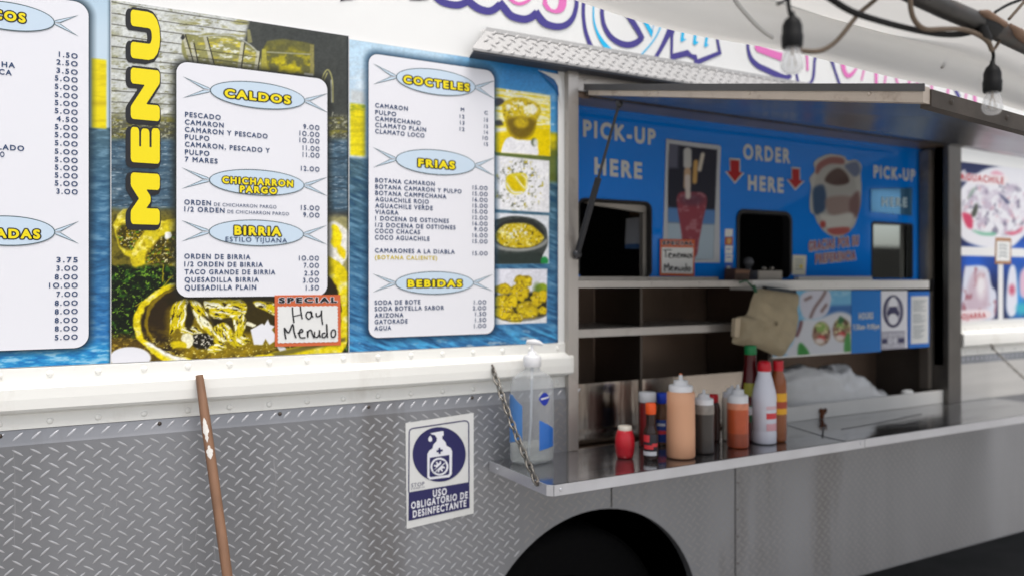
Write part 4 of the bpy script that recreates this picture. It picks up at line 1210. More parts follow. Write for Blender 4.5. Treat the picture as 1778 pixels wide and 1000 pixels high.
# picture 2: lime burst
pc = p.poly(q4([(36, 585), (433, 625), (433, 1000), (36, 975)]), 1)
p.over(pc, (242, 242, 246)); cc = q4([(215, 800)])[0]
rr_ = np.hypot((U - cc[0]) / 1.0, (V - cc[1]) / 1.05); th = np.arctan2(V - cc[1], U - cc[0])
sp_ = vnoise(th * 4.2 + 20, rr_ / 14 + 3, 160); s2 = p.n(5, 5, 161)
p.over(pc * np.clip((s2 - .6) * 9, 0, 1) * np.clip((rr_ - 14) / 5, 0, 1) * np.clip((48 - rr_) / 12, 0, 1) * .85, (96, 100, 84)); vor = np.abs(p.n(11, 11, 163, 2) - .5)
p.over(pc * np.clip(1 - vor / .035, 0, 1) * np.clip((44 - rr_) / 10, 0, 1) * np.clip((rr_ - 15) / 3, 0, 1) * .8, (120, 122, 96)); p.over(pc * np.clip((p.n(6, 6, 165) - .66) * 9, 0, 1) * np.clip((50 - rr_) / 12, 0, 1), (190, 176, 40))
p.over(pc * p.spoly(q4([(130, 730), (190, 712), (262, 720), (275, 790), (250, 850), (180, 868), (125, 830), (118, 770)]), 1.2), (226, 210, 60)); p.over(pc * p.line(q4([(125, 790), (170, 850), (235, 852)]), 2.6, .8), (240, 240, 226)); p.over(pc * p.spoly(q4([(130, 755), (155, 735), (240, 830), (232, 842), (170, 830)]), 1), (224, 196, 8)); p.over(pc * p.spoly(q4([(190, 745), (235, 735), (252, 770), (250, 810), (215, 780)]), 1), (206, 186, 20)); p.over(pc * p.line(q4([(190, 740), (225, 790), (255, 822)]), 2, .8), (244, 240, 214)); p.over(pc * p.line(q4([(235, 725), (268, 760), (265, 830)]), 2, .8), (244, 240, 214))
# picture 3: stone mortar
pc = p.poly(q5([(30, 40), (430, 62), (430, 408), (30, 412)]), 1)
p.over(pc, (226, 230, 236)); bw = pc * p.spoly(q5([(20, 130), (70, 85), (180, 65), (320, 85), (400, 140), (418, 200), (418, 280), (380, 360), (370, 430), (20, 430)]), 1.3)
p.over(bw, (58, 64, 62)); p.over(bw * np.clip((p.n(4, 8, 171) - .48) * 5, 0, 1) * .6, (92, 98, 94)); p.over(bw * p.spoly(q5([(30, 350), (200, 330), (380, 330), (370, 430), (30, 430)]), 4), (42, 52, 48))
p.over(bw * p.spoly(q5([(30, 250), (90, 280), (220, 300), (340, 280), (415, 230), (415, 262), (350, 300), (230, 322), (90, 310), (30, 280)]), 2), (150, 152, 148)); p.over(bw * p.spoly(q5([(32, 200), (60, 130), (180, 85), (310, 100), (385, 160), (395, 220), (330, 280), (200, 298), (90, 282), (40, 240)]), 1.6), (44, 46, 44))
fo = pc * p.spoly(q5([(42, 210), (80, 150), (150, 120), (280, 125), (350, 170), (392, 225), (330, 280), (220, 296), (90, 275)]), 1.6)
p.over(fo, (206, 178, 10)); p.over(fo * np.clip((p.n(4, 3.4, 175) - .52) * 7, 0, 1), (238, 226, 130)); p.over(fo * np.clip((.42 - p.n(4, 3.4, 176)) * 7, 0, 1), (110, 96, 12)); p.over(fo * p.spoly(q5([(90, 150), (280, 130), (320, 190), (240, 240), (120, 230)]), 6) * np.clip((p.n(3.2, 2.6, 177) - .55) * 8, 0, 1), (236, 238, 220)); p.over(pc * p.ell(*q5([(398, 392)])[0], 6.5, 8, 1.2), (30, 140, 70))
# picture 4: fried shrimp
pc = p.poly(q5([(30, 447), (418, 447), (412, 832), (30, 845)]), 1)
p.over(pc, (228, 228, 238)); p.over(pc * p.spoly(q5([(20, 600), (40, 580), (60, 640), (60, 760), (20, 780)]), 2), (48, 44, 40)); p.over(pc * p.spoly(q5([(60, 640), (380, 620), (412, 760), (330, 800), (120, 810), (50, 770)]), 3), (46, 42, 14))
p.over(pc * p.ell(*q5([(380, 592)])[0], 11, 10, 1.3), (146, 170, 30)); p.over(pc * p.ell(*q5([(345, 590)])[0], 7, 10, 3) * .7, (90, 120, 40))
for k, (x, y, a_, b_) in enumerate(((100, 590, 60, 40), (90, 690, 55, 60), (110, 760, 60, 50), (245, 540, 62, 48), (220, 620, 66, 62), (160, 680, 46, 50), (270, 740, 78, 66), (345, 660, 44, 54), (385, 640, 34, 44), (185, 800, 60, 36), (385, 745, 34, 30), (60, 760, 36, 40))):
    c_ = q5([(x, y)])[0]; wob = 1 + .16 * (vnoise(np.arctan2(V - c_[1], U - c_[0]) * 2.4 + k * 7 + 20, U * 0 + k, 180) - .5) * 2
    rr2 = np.hypot((U - c_[0]) / (a_ / 4.169), (V - c_[1]) / (b_ / 4.169)) / wob
    m_ = pc * np.clip((1 - rr2) * 5 + .5, 0, 1)
    p.over(m_, (206 + (k % 3) * 12, 178 + (k % 3) * 10, 4)); p.over(m_ * np.clip((p.n(5, 4.4, 190 + k) - .5) * 5, 0, 1) * .8, (236, 212, 30)); p.over(m_ * np.clip((.44 - p.n(4.4, 4, 205 + k)) * 6, 0, 1) * .8, (124, 100, 4)); p.over(m_ * np.clip((rr2 - .78) * 4, 0, 1) * .6, (110, 92, 4)); p.over(m_ * np.clip((p.n(3, 3, 221 + k) - .7) * 9, 0, 1), (250, 244, 190))
p.over(pc * p.spoly(q5([(20, 790), (120, 825), (250, 826), (418, 790), (418, 850), (20, 850)]), 1.5), (238, 238, 240))
p.over(pc * p.line(q5([(20, 778), (120, 816), (250, 818), (360, 800), (418, 770)]), 2, 1) * .6, (60, 56, 30))
c3 = (X(639.3), X(857), Z(660, 585.8), Z(657, 96), .026)
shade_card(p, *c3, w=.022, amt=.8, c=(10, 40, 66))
p.grain(.16, 640)
p.over(np.clip((U - 962) / 6, 0, 1) * .4, (14, 44, 74))
pk = p.poly([(936, 120), (985, 100), (985, 180), (972, 160), (966, 145)], 1)
p.build("photo_print", M_print, t, o)
b = MB(); b.rrect(*c3, DG + .0009); card = b.build("menu_card", M_card, t, o)
# curled corner: the bare wall shows where the sheet has come away, the flap of vinyl stands off it
b = MB()
b.poly([P(u, v, DG + .0012) for u, v in ((934, 122.5), (975, 131), (975, 190), (971.5, 170), (969, 150), (963, 139), (950, 131))])
b.build("bare_corner", M_white, t, o)
b = MB()
fl = [P(u, v, d_) for u, v, d_ in ((934, 123.5, .0046), (950, 131, .008), (962, 139, .010), (968, 150, .008), (971, 169, .0046), (966, 158, .006), (958, 147, .009), (948, 138, .008))]
b.poly(fl); b.build("curled_corner", mat("vinyl_blue", (24, 96, 156), .35), t, o)
header(card, 688.6, 824.6, 134.3, 21, [("COCTELES", 700.5, 145, 815.4, 14, 1)], hd, o)
header(card, 688, 824, 277, 20.5, [("FRIAS", 726, 290, 790, 14, 1)], hd, o)
header(card, 687.2, 821, 491.4, 18.5, [("BEBIDAS", 708, 498.8, 802.5, 13, 1)], hd, o)
rows(card, "dish_lettering", [("CAMARON", 651.5, 187, 708.3), ("PULPO", 651.5, 199, 688), ("CAMPECHANO", 651.5, 210, 730.4), ("CLAMATO PLAIN", 651.5, 221, 740), ("CLAMATO LOCO", 651.5, 232, 737),
    ("BOTANA CAMARON", 651.5, 317, 755), ("BOTANA CAMARON Y PULPO", 651.5, 328, 801.5), ("BOTANA CAMPECHANA", 651.5, 339, 775), ("AGUACHILE ROJO", 651.5, 350, 744.7), ("AGUACHILE VERDE", 651.5, 361, 751.5), ("VIAGRA", 651.5, 372, 692), ("1 DOCENA DE OSTIONES", 651.5, 383, 779.4), ("1/2 DOCENA DE OSTIONES", 651.5, 394.5, 791), ("COCO CHACAS", 651, 405, 729.4), ("COCO AGUACHILE", 651, 416.3, 746), ("CAMARONES A LA DIABLA", 651, 439, 789.6),
    ("SODA DE BOTE", 650.5, 529, 730), ("SODA BOTELLA SABOR", 650.5, 540, 771), ("ARIZONA", 650.5, 551.5, 700.5), ("GATORADE", 650.5, 562.5, 708), ("AGUA", 650, 573.6, 679.4)], dl, o, 7.8)
rows(card, "small_lettering", [("(BOTANA CALIENTE)", 651, 450.5, 759)], dl, o, 7.2, M_yel2)
prices(card, [("M", 800, 194.5, 806), ("12", 798, 206.7, 806.6), ("13", 798.6, 217.6, 806.6), ("12", 798, 228.5, 806.6), ("C", 841, 200, 847), ("15", 840.6, 212.5, 847.4), ("15", 840.6, 223.7, 847.4), ("14", 840.6, 234, 847.4), ("10", 838, 244, 847.4), ("15", 840.6, 254.4, 847.4)], dl, o, 6.5)
prices(card, [(s, u0, v, 846.7) for s, u0, v in (("15.00", 820.5, 331), ("15.00", 820.5, 341.5), ("16.00", 820.5, 351.7), ("15.00", 820.5, 362), ("15.00", 820.5, 372), ("12.00", 820.5, 382.6), ("16.00", 820.5, 392.8), ("9.00", 823.6, 402.7), ("16.00", 820.5, 413), ("15.00", 820.5, 423.4), ("15.00", 820.5, 444))] + [("1.00", 823, 527.8, 844.3), ("2.00", 821, 538, 844.3), ("1.50", 825, 548, 844.3), ("1.50", 825, 558.4, 844.3), ("1.00", 823, 568.6, 844.3)], dl, o, 7.2)

# ================= picture panel right of the window
t = thing("menu_panel", "dark blue picture panel with a big plate of seafood right of the serving window", "menu sign", P(1720, 420, 0), "menu panels on the truck side")
o = t.location
zt4, zb4 = Z(1664, 281), Z(1664, 563)
px0, px1 = X(1661), X(1900)
backing(t, px0, px1, zb4, zt4, o)
p = Print(px0, px1, zb4, zt4, DG, .0045)
U, V = p.u, p.v
q7 = lambda L: [(1655 + x / 4.764, 270 + y / 4.764) for x, y in L]
p.C[:] = (22, 34, 84); p.over(p.ell(1770, 440, 60, 40, 25), (30, 90, 190)); p.over(p.ell(1690, 455, 26, 24, 14), (30, 92, 200)); p.over(p.ell(1768, 520, 16, 40, 10), (34, 140, 220))
pl = p.spoly(q7([(30, 560), (40, 330), (150, 190), (320, 100), (600, 105), (900, 300), (900, 600), (620, 650), (480, 760), (300, 770), (120, 720), (40, 640)]), 2)
p.over(pl, (236, 236, 242))
inn = p.spoly(q7([(80, 480), (110, 330), (250, 230), (560, 250), (820, 380), (800, 560), (560, 640), (330, 660), (160, 620)]), 4)
p.over(inn * np.clip((p.n(9, 12, 301) - .5) * 5, 0, 1) * .8, (190, 176, 196)); p.over(inn * np.clip((p.n(8, 10, 305) - .6) * 7, 0, 1) * .8, (110, 104, 130)); p.over(inn * np.clip((p.n(7, 8, 308) - .63) * 7, 0, 1) * .7, (206, 150, 164))
for L_, c_ in (([(75, 480), (150, 500), (160, 600), (110, 590)], (212, 70, 106)), ([(160, 620), (260, 640), (345, 640), (340, 665), (230, 660)], (120, 190, 160)), ([(430, 640), (520, 630), (575, 590), (560, 630), (490, 660)], (222, 90, 120)), ([(310, 150), (360, 130), (420, 165), (360, 175)], (236, 170, 190)), ([(150, 490), (190, 400), (205, 440), (180, 510)], (70, 76, 66)), ([(380, 320), (430, 350), (470, 390), (440, 400)], (80, 84, 120)), ([(120, 360), (150, 290), (190, 270), (140, 350)], (150, 170, 160))):
    p.over(p.spoly(q7(L_), 2), c_)
p.over(p.spoly(q7([(36, 210), (50, 150), (100, 120), (130, 150), (430, 170), (430, 240), (250, 245), (100, 220)]), 1.5) * .9, (244, 236, 238))
p.over(p.rect(1655, 2000, 428, 444, 1), (238, 238, 238)); p.over(p.rect(1733, 1742, 436, 700, 1), (238, 238, 238)); p.over(p.rect(1655, 2000, 557, 700, 1), (238, 238, 236))
q8 = lambda L: [(1590 + x / 3.571, 440 + y / 3.571) for x, y in L]
pl = p.spoly(q8([(280, 360), (300, 110), (330, 80), (440, 90), (470, 200), (500, 250), (490, 390), (430, 410), (300, 400)]), 2)
p.over(pl, (222, 226, 240)); p.over(pl * p.spoly(q8([(310, 340), (330, 180), (370, 110), (430, 130), (450, 240), (440, 340)]), 4), (206, 186, 200)); p.over(pl * np.clip((p.n(7, 12, 321) - .54) * 7, 0, 1) * .8, (160, 90, 104)); p.over(p.ell(*q8([(405, 200)])[0], 8, 20, 4), (240, 236, 240))
pl = p.spoly(q8([(560, 260), (570, 110), (610, 90), (700, 130), (720, 330), (600, 390), (565, 350)]), 2); p.over(p.spoly(q8([(560, 320), (580, 100), (620, 100), (630, 330), (590, 390)]), 2), (230, 232, 244)); p.over(p.spoly(q8([(650, 120), (720, 80), (720, 260), (650, 260)]), 3), (226, 190, 210)); p.over(p.ell(*q8([(597, 225)])[0], 5, 8, 3), (206, 90, 120)); p.over(p.ell(*q8([(660, 340)])[0], 10, 10, 5), (60, 180, 200))
p.over(p.spoly(q8([(244, 360), (440, 348), (450, 400), (244, 425)]), 1.2), (240, 226, 230))
p.build("photo_print", M_print, t, o)
b = MB()
txt(b, "AGUACHILE", (1667, 313), (1743, 320), 12, DG + .001, 0, bold=.03, res=.04)
txt(b, "MOJARRA", (1661, 555), (1712, 551), 10, DG + .001, 0, bold=.03, res=.04)
b.build("dish_lettering", mat("red_ink", (206, 74, 84), .4), t, o)

def px_card(name, label, cat, corners, d0, d1, m, group=None):
    """a flat card whose four corners were measured on the photograph"""
    t = thing(name, label, cat, P(*corners[0], d1), group)
    b = MB(); b.pslab(corners, d0, d1); b.build("card", m, t, t.location)
    return t

# small brown-edged note on the picture panel
M_paper = mat("paper", (236, 236, 234), .75, noise=.02, nscale=20)
M_orange = mat("orange_card", (214, 104, 58), .6)
t = px_card("price_note", "small brown-edged paper note stuck on the picture panel divider", "note", [(1729, 413), (1756, 414), (1755.5, 459), (1728, 458.5)], DG + .0002, DG + .002, mat("brown_card", (176, 130, 92), .6))
b = MB(); b.ppoly([(1731, 419), (1754, 420), (1753.5, 454), (1730, 453.5)], DG + .0026); b.build("paper_sheet", M_paper, t, t.location)
b = MB()
for v in (427, 433, 440, 446): b.pstroke([(1735, v), (1741, v - 2), (1749, v + 1)], 1.6, DG + .0032, 0)
b.build("handwriting", M_fin, t, t.location)

# handwritten special cards
def special(label, TLc, TRc, BRc, BLc, d, title, strokes):
    bil = lambda a, c: tuple(np.array(TLc) * (1 - a) * (1 - c) + np.array(TRc) * a * (1 - c) + np.array(BRc) * a * c + np.array(BLc) * (1 - a) * c)
    t = px_card("special_card", label, "notice", [TLc, TRc, BRc, BLc], d, d + .0015, M_orange, "orange handwritten special cards")
    o = t.location
    b = MB(); pts = []
    for k in range(26): pts.append((.05 + .90 * k / 25, .215 + (.012 if k % 2 else 0)))
    for k in range(1, 22): pts.append((.95 + (.012 if k % 2 else 0), .215 + .71 * k / 22))
    for k in range(26): pts.append((.95 - .90 * k / 25, .925 + (.012 if k % 2 else 0)))
    for k in range(1, 22): pts.append((.05 - (.012 if k % 2 else 0), .925 - .71 * k / 22))
    b.ppoly([bil(*q) for q in pts], d + .0021); b.build("paper_sheet", M_paper, t, o)
    b = MB()
    hh = (BLc[1] - TLc[1])
    for grow, m, e in ((.05, 0, .0021), (0, 1, .0026)):
        txt(b, "SPECIAL", bil(.06, .155), bil(.95, .155), .11 * hh, d + e, m, bold=.06, grow=grow, res=.026)
    b.build("card_title", [M_card, M_ink], t, o)
    b = MB()
    for q, w in strokes: b.pstroke([bil(*z) for z in q], w, d + .0027 + .0001 * strokes.index((q, w)))
    b.build("handwriting", mat("marker_ink", (26, 26, 34), .5), t, o)
    return t
def cs(L, x0=130, x1=1005, y0=172, y1=850): return [((x - x0) / (x1 - x0), (y - y0) / (y1 - y0)) for x, y in L]
w = 2.7
S1 = [(cs([(364, 330), (370, 430), (384, 540)]), w), (cs([(470, 322), (478, 400), (494, 492)]), w), (cs([(384, 452), (430, 442), (484, 428)]), 1.8),
      (cs([(602, 400), (562, 400), (545, 450), (575, 492), (610, 470), (622, 415), (604, 390), (622, 440), (640, 470)]), w * .9), (cs([(680, 410), (684, 455), (715, 458), (745, 430), (752, 378), (752, 460), (764, 570)]), w * .9),
      (cs([(255, 600), (262, 680), (276, 752)]), w), (cs([(258, 605), (312, 668), (366, 560), (385, 660), (410, 742)]), w), (cs([(430, 680), (500, 655), (480, 625), (452, 668), (470, 735), (535, 738)]), w * .9),
      (cs([(560, 650), (566, 735), (572, 660), (610, 640), (630, 700), (650, 745)]), w * .9), (cs([(660, 660), (655, 720), (690, 735), (720, 690), (722, 640), (722, 700), (735, 740)]), w * .9), (cs([(800, 680), (762, 690), (760, 735), (795, 735), (822, 680), (818, 560), (822, 660), (830, 745)]), w * .9), (cs([(905, 640), (880, 665), (880, 725), (908, 740), (935, 705), (930, 650), (903, 640)]), w * .9)]
special("orange bordered SPECIAL card handwritten Hay Menudo on the stew picture", (477, 512.5), (591, 511.5), (592, 599), (477.5, 601.5), DG + .0006, "SPECIAL", S1)
w2 = 1.7
def cz5(L): return [((x - 62) / 228, (y - 712) / 246) for x, y in L]
S2 = [(cz5([(80, 785), (110, 783), (140, 785)]), w2), (cz5([(98, 788), (100, 835)]), w2), (cz5([(118, 822), (136, 812), (124, 806), (118, 830), (140, 836)]), w2), (cz5([(148, 808), (150, 836), (160, 810), (168, 836)]), w2), (cz5([(176, 820), (192, 812), (182, 806), (176, 830), (194, 834)]), w2), (cz5([(200, 810), (202, 834), (212, 808), (220, 834), (228, 808), (234, 834)]), w2), (cz5([(246, 812), (240, 830), (254, 834), (258, 814), (246, 810)]), w2), (cz5([(274, 806), (264, 818), (274, 826), (264, 836)]), w2),
      (cz5([(92, 930), (94, 880), (106, 905), (118, 876), (124, 926)]), w2), (cz5([(132, 910), (148, 902), (138, 894), (132, 918), (152, 922)]), w2), (cz5([(160, 898), (163, 924), (172, 898), (182, 924)]), w2), (cz5([(190, 898), (192, 920), (206, 918), (210, 896)]), w2), (cz5([(234, 904), (218, 908), (222, 922), (236, 918), (234, 872)]), w2), (cz5([(254, 896), (244, 910), (254, 922), (266, 908), (254, 896)]), w2)]
special("orange bordered SPECIAL card handwritten Tenemos Menudo leaning below the drink picture", (1146.5, 416), (1206.5, 416.5), (1205.5, 480), (1145.8, 478.8), DP + .006, "SPECIAL", S2)

# ---------------------------------------------------------------- disinfectant notice on the skirt
zs = lambda x, y: (700 + x / 4.762, 710 + y / 4.762)
DS = .0142
t = px_card("disinfectant_notice", "white and navy hand gel notice reading USO OBLIGATORIO DE DESINFECTANTE on the diamond plate", "notice", [zs(20, 115), zs(583, 30), zs(583, 860), zs(30, 988)], .0126, DS, mat("laminated_paper", (228, 228, 226), .35, noise=.03, nscale=16, stain=(196, 190, 178), sscale=12, samt=.4))
o = t.location
M_nv = mat("notice_navy", (36, 34, 92), .4)
b = MB()
b.pell(*zs(298, 372), 220 / 4.762, 226 / 4.762, DS + .0008, 0, 56)
b.ppoly([zs(*q) for q in ((46, 686), (548, 600), (550, 814), (44, 922))], DS + .0008)
fr = [(46, 686), (50, 190), (56, 170), (75, 158), (505, 94), (528, 98), (542, 115), (545, 600)]
b.pstroke([zs(*q) for q in fr], 2.0, DS + .0006, 0, False)
z2 = lambda L: [zs(*q) for q in L]
b.ppoly(z2([(225, 197), (262, 190), (332, 178), (336, 214), (322, 224), (325, 246), (350, 270), (358, 300), (392, 318), (405, 348), (402, 535), (382, 560), (220, 580), (200, 562), (200, 370), (215, 342), (243, 322), (250, 290), (275, 266), (280, 240), (262, 212), (240, 208)]), DS + .0014, 1)
b.ppoly(z2([(220, 400), (382, 376), (382, 528), (372, 540), (226, 560), (218, 550)]), DS + .0020, 0)
b.pell(*zs(300, 473), 74 / 4.762, 74 / 4.762, DS + .0026, 1); b.pell(*zs(300, 473), 58 / 4.762, 58 / 4.762, DS + .0032, 0)
for k in range(8):
    a = k * math.pi / 4 + .2
    b.pstroke([zs(300 + 10 * math.cos(a), 473 + 10 * math.sin(a)), zs(300 + 46 * math.cos(a), 473 + 46 * math.sin(a))], 2.6, DS + .0036 + .00004 * k, 1, False)
b.pell(*zs(300, 473), 30 / 4.762, 30 / 4.762, DS + .0041, 1); b.pstroke(z2([(254, 515), (346, 430)]), 3, DS + .0045, 0, False); b.pstroke(z2([(262, 520), (350, 438)]), 1.6, DS + .0048, 1, False)
b.pstroke(z2([(300, 318), (302, 368)]), 3.4, DS + .0020, 0, False); b.pstroke(z2([(276, 347), (327, 338)]), 3.4, DS + .0022, 0, False)
b.ppoly(z2([(224, 216), (240, 240), (238, 262), (222, 268), (208, 258), (208, 240)]), DS + .0014, 1)
b.build("notice_picture", [M_nv, M_card], t, o)
b = MB()
up = (0, -1)
txt(b, "USO", zs(246, 726), zs(361, 706), 12.5, DS + .0016, 0, bold=.035, res=.026)
txt(b, "OBLIGATORIO DE", zs(66, 826), zs(534, 734), 12.5, DS + .0016, 0, bold=.035, res=.026)
txt(b, "DESINFECTANTE", zs(80, 897), zs(522, 803), 12.5, DS + .0016, 0, bold=.035, res=.026)
txt(b, "STOP", zs(66, 644), zs(176, 628), 6.4, DS + .0008, 1, bold=.0, res=.035)
txt(b, "COVID-19", zs(66, 664), zs(176, 648), 2.8, DS + .0008, 1, bold=.0, res=.05)
b.build("notice_lettering", [M_card, M_nv], t, o)

# ---------------------------------------------------------------- things on the blue panel
z5 = lambda x, y: (1130 + x / 3.84, 230 + y / 3.84)
t = px_card("drink_poster", "framed picture of a tall red drink with skewers between the PICK-UP and ORDER lettering", "poster", [z5(105, 45), z5(468, 95), z5(438, 868), z5(80, 872)], DP, DP + .004, mat("poster_border", (196, 200, 206), .4))
o = t.location
p = Print(X(1158, DP), X(1248, DP), Z(1200, 456, DP), Z(1160, 244, DP), DP + .0052, .0032)
inner = [z5(124, 78), z5(444, 118), z5(416, 848), z5(92, 850)]
b_ = p.C; p.C[:] = (196, 200, 206)
im = p.poly(inner, .8)
p.over(im, (40, 42, 56)); p.over(im * p.poly([z5(110, 70), z5(185, 80), z5(180, 240), z5(100, 240)], 3), (96, 98, 116)); p.over(im * p.poly([z5(90, 500), z5(450, 520), z5(450, 620), z5(90, 600)], 2), (96, 140, 196)); p.over(im * p.poly([z5(80, 600), z5(450, 616), z5(450, 870), z5(80, 870)], 2), (176, 194, 208))
gl = im * p.spoly([z5(175, 430), z5(270, 400), z5(372, 430), z5(345, 600), z5(322, 720), z5(300, 830), z5(220, 840), z5(205, 680)], 1.5)
p.over(gl, (150, 70, 82)); p.over(gl * np.clip((p.n(6, 6, 401) - .55) * 6, 0, 1) * .8, (186, 130, 138)); p.over(gl * p.ell(*z5(275, 450), 22, 10, 4) * .7, (96, 66, 84))
for L_, w_, c_ in (([z5(245, 130), z5(245, 220)], 14, (200, 200, 198)), ([z5(245, 260), z5(242, 360)], 12, (200, 170, 140)), ([z5(245, 300), z5(248, 430)], 9, (216, 206, 200)), ([z5(300, 200), z5(292, 330)], 8, (206, 164, 100)), ([z5(346, 150), z5(325, 250)], 7, (214, 206, 190))):
    p.over(im * p.line(L_, w_, 1.5), c_)
p.build("photo_print", print_mat("poster_print", .25), t, o)

t = thing("sticker_strip", "vertical strip of five small stickers left of the order opening", "stickers", P(1265, 440, DP))
b = MB()
for k, (v0, v1) in enumerate(((398, 411), (412, 426), (427, 441), (442, 456), (457.5, 472))):
    b.pslab([(1259.5, v0), (1272.5, v0 + .4), (1271.5, v1 + .2), (1258.8, v1)], DP + .0005, DP + .0015, (0, 1, 0, 0, 2)[k])
b.pell(1266, 419, 3.4, 5, DP + .0022, 3); b.ppoly([(1261, 432), (1270, 432.5), (1270, 434), (1261, 433.5)], DP + .0022, 2); b.ppoly([(1261, 446), (1270, 446.5), (1270, 448), (1261, 447.5)], DP + .0022, 2); b.pell(1265, 465, 3.4, 3, DP + .0022, 0)
b.build("sticker", [M_paper, mat("amber_sticker", (196, 112, 64), .5), mat("blue_sticker", (70, 110, 206), .5), mat("gold_sticker", (226, 176, 110), .5)], t, t.location)

t = px_card("paper_note", "small cream paper note taped right of the order opening", "note", [(1377, 443), (1400.5, 444), (1398.5, 478), (1375.5, 477.5)], DP + .0006, DP + .0018, mat("cream_paper", (226, 224, 206), .7, noise=.03, nscale=30))
b = MB()
for v in (451, 456, 461, 467): b.pstroke([(1381, v), (1387, v + .6), (1395, v + 1)], 1.3, DP + .0024, 0, False)
b.pell(1391, 463, 2.6, 3.6, DP + .003, 1)
b.build("handwriting", [M_fin, M_yel2], t, t.location)

# ---------------------------------------------------------------- strip of notices below the sill, right half
DB = .0085
t = thing("food_banner", "food picture banner of shellfish and plated tacos under the sill", "banner", P(1420, 560, 0))
o = t.location
b = MB(); b.pslab([(1341, 504.2), (1478, 503.6), (1478, along(1341, 622, 1478)), (1341, 622)], -.012, DB - .0006); b.build("board", M_trim, t, o)
p = Print(X(1342, DB), X(1478, DB), Z(1342, 619, DB), Z(1342, 505, DB), DB, .0036)
q9 = lambda L: [(1370 + x / 6.665, 490 + y / 6.665) for x, y in L]
p.C[:] = (116, 182, 220); p.over(np.clip((p.n(12, 10, 501) - .5) * 4, 0, 1) * .6, (186, 220, 232)); p.over(p.poly(q9([(440, 270), (740, 260), (740, 380), (380, 420)]), 3), (60, 112, 176)); p.over(p.poly(q9([(150, 440), (290, 440), (280, 540), (150, 540)]), 4), (110, 176, 196))
p.over(p.spoly(q9([(130, 160), (250, 90), (460, 100), (480, 240), (430, 370), (300, 420), (180, 410), (130, 300)]), 2), (206, 206, 218))
for L_ in ([(250, 400), (300, 290), (380, 180), (420, 110)], [(380, 330), (430, 260)], [(190, 200), (250, 170)]): p.over(p.line(q9(L_), 5, 2), (134, 112, 110))
p.over(p.spoly(q9([(60, 640), (150, 440), (330, 420), (560, 340), (700, 370), (740, 480), (720, 840), (0, 860), (40, 700)]), 3), (214, 216, 222))
for cx_, cy_, sd_ in ((375, 590, 511), (610, 550, 517)):
    c_ = q9([(cx_, cy_)])[0]; m_ = p.ell(*c_, 15.5, 20, 2); p.over(m_, (150, 116, 96)); p.over(m_ * p.ell(c_[0], c_[1] - 12, 13, 10, 3), (140, 172, 90)); p.over(m_ * np.clip((p.n(6, 6, sd_) - .5) * 6, 0, 1), (214, 204, 160)); p.over(m_ * np.clip((p.n(5, 6, sd_ + 1) - .56) * 7, 0, 1), (96, 64, 54)); p.over(m_ * p.ell(c_[0], c_[1] + 8, 7, 5, 2), (196, 72, 70)); p.over(m_ * p.ell(c_[0] - 3, c_[1] + 13, 8, 5, 2), (226, 214, 206))
p.over(p.spoly(q9([(110, 720), (160, 710), (235, 830), (110, 850)]), 2), (56, 140, 60)); p.over(p.spoly(q9([(650, 640), (700, 590), (715, 810), (640, 800)]), 2), (76, 150, 76)); p.over(p.line(q9([(140, 460), (120, 540), (90, 610)]), 6, 2), (120, 80, 84)); p.over(p.spoly(q9([(590, 390), (640, 430), (600, 480), (570, 450)]), 2), (50, 104, 60))
p.build("photo_print", M_print, t, o)

def flat_sign(name, label, cat, u0, u1, vt, vb, m):
    c = [(u0, vt), (u1, along(u0, vt, u1)), (u1, along(u0, vb, u1)), (u0, vb)]
    t = thing(name, label, cat, P(u0, vt, DB))
    b = MB(); b.pslab(c, -.012, DB); b.build("board", m, t, t.location)
    return t
t = flat_sign("hours_sign", "plain blue opening hours sign with three white words under the sill", "sign", 1478.8, 1529.5, 504, 613.5, mat("sign_blue", (10, 122, 206), .3))
b = MB(); b.ppoly([(1492.5, 541.5), (1515, 541), (1515, 553.5), (1492.5, 554.5)], DB + .001, 1) if False else None
txt(b, "HOURS", (1491, 554.5), (1516, 553.2), 12, DB + .001, 0, bold=.05, res=.03)
txt(b, "7:30am", (1481, 572.8), (1501, 571.6), 10, DB + .001, 0, bold=.05, res=.03)
txt(b, "-", (1502, 572), (1504.5, 571.6), 10, DB + .001, 0, bold=.03, res=.03)
txt(b, "9:00pm", (1506, 571.6), (1527, 570.4), 10, DB + .001, 0, bold=.05, res=.03)
b.build("sign_lettering", M_let, t, t.location)
t = flat_sign("mask_notice", "white and navy face mask notice with an oval icon under the sill", "notice", 1530.2, 1575.5, 505, 607, M_card)
o = t.location; zm = lambda x, y: (1478 + x / 8.331, 500 + y / 8.331)
b = MB()
M_nv2 = mat("mask_navy", (50, 48, 92), .4)
b.pell(*zm(607, 335), 147 / 8.331, 235 / 8.331, DB + .0008, 0); b.pell(*zm(607, 335), 108 / 8.331, 196 / 8.331, DB + .0014, 2)
b.pell(*zm(607, 250), 66 / 8.331, 122 / 8.331, DB + .002, 1); b.ppoly([zm(*q) for q in ((515, 360), (548, 300), (666, 300), (700, 360), (680, 400), (535, 400))], DB + .0024, 0)
b.ppoly([zm(*q) for q in ((552, 270), (662, 262), (676, 372), (545, 372))], DB + .003, 0); b.pell(*zm(605, 445), 66 / 8.331, 82 / 8.331, DB + .003, 1)
b.ppoly([zm(*q) for q in ((445, 625), (778, 612), (776, 870), (443, 890))], DB + .0008, 2)
b.ppoly([zm(*q) for q in ((445, 735), (520, 732), (520, 798), (445, 800))], DB + .0014, 0); b.ppoly([zm(*q) for q in ((680, 722), (772, 718), (772, 786), (680, 790))], DB + .0014, 0)
txt(b, "USO OBLIGATORIO", zm(452, 705), zm(770, 692), 6.5, DB + .0016, 1, bold=.02, res=.04)
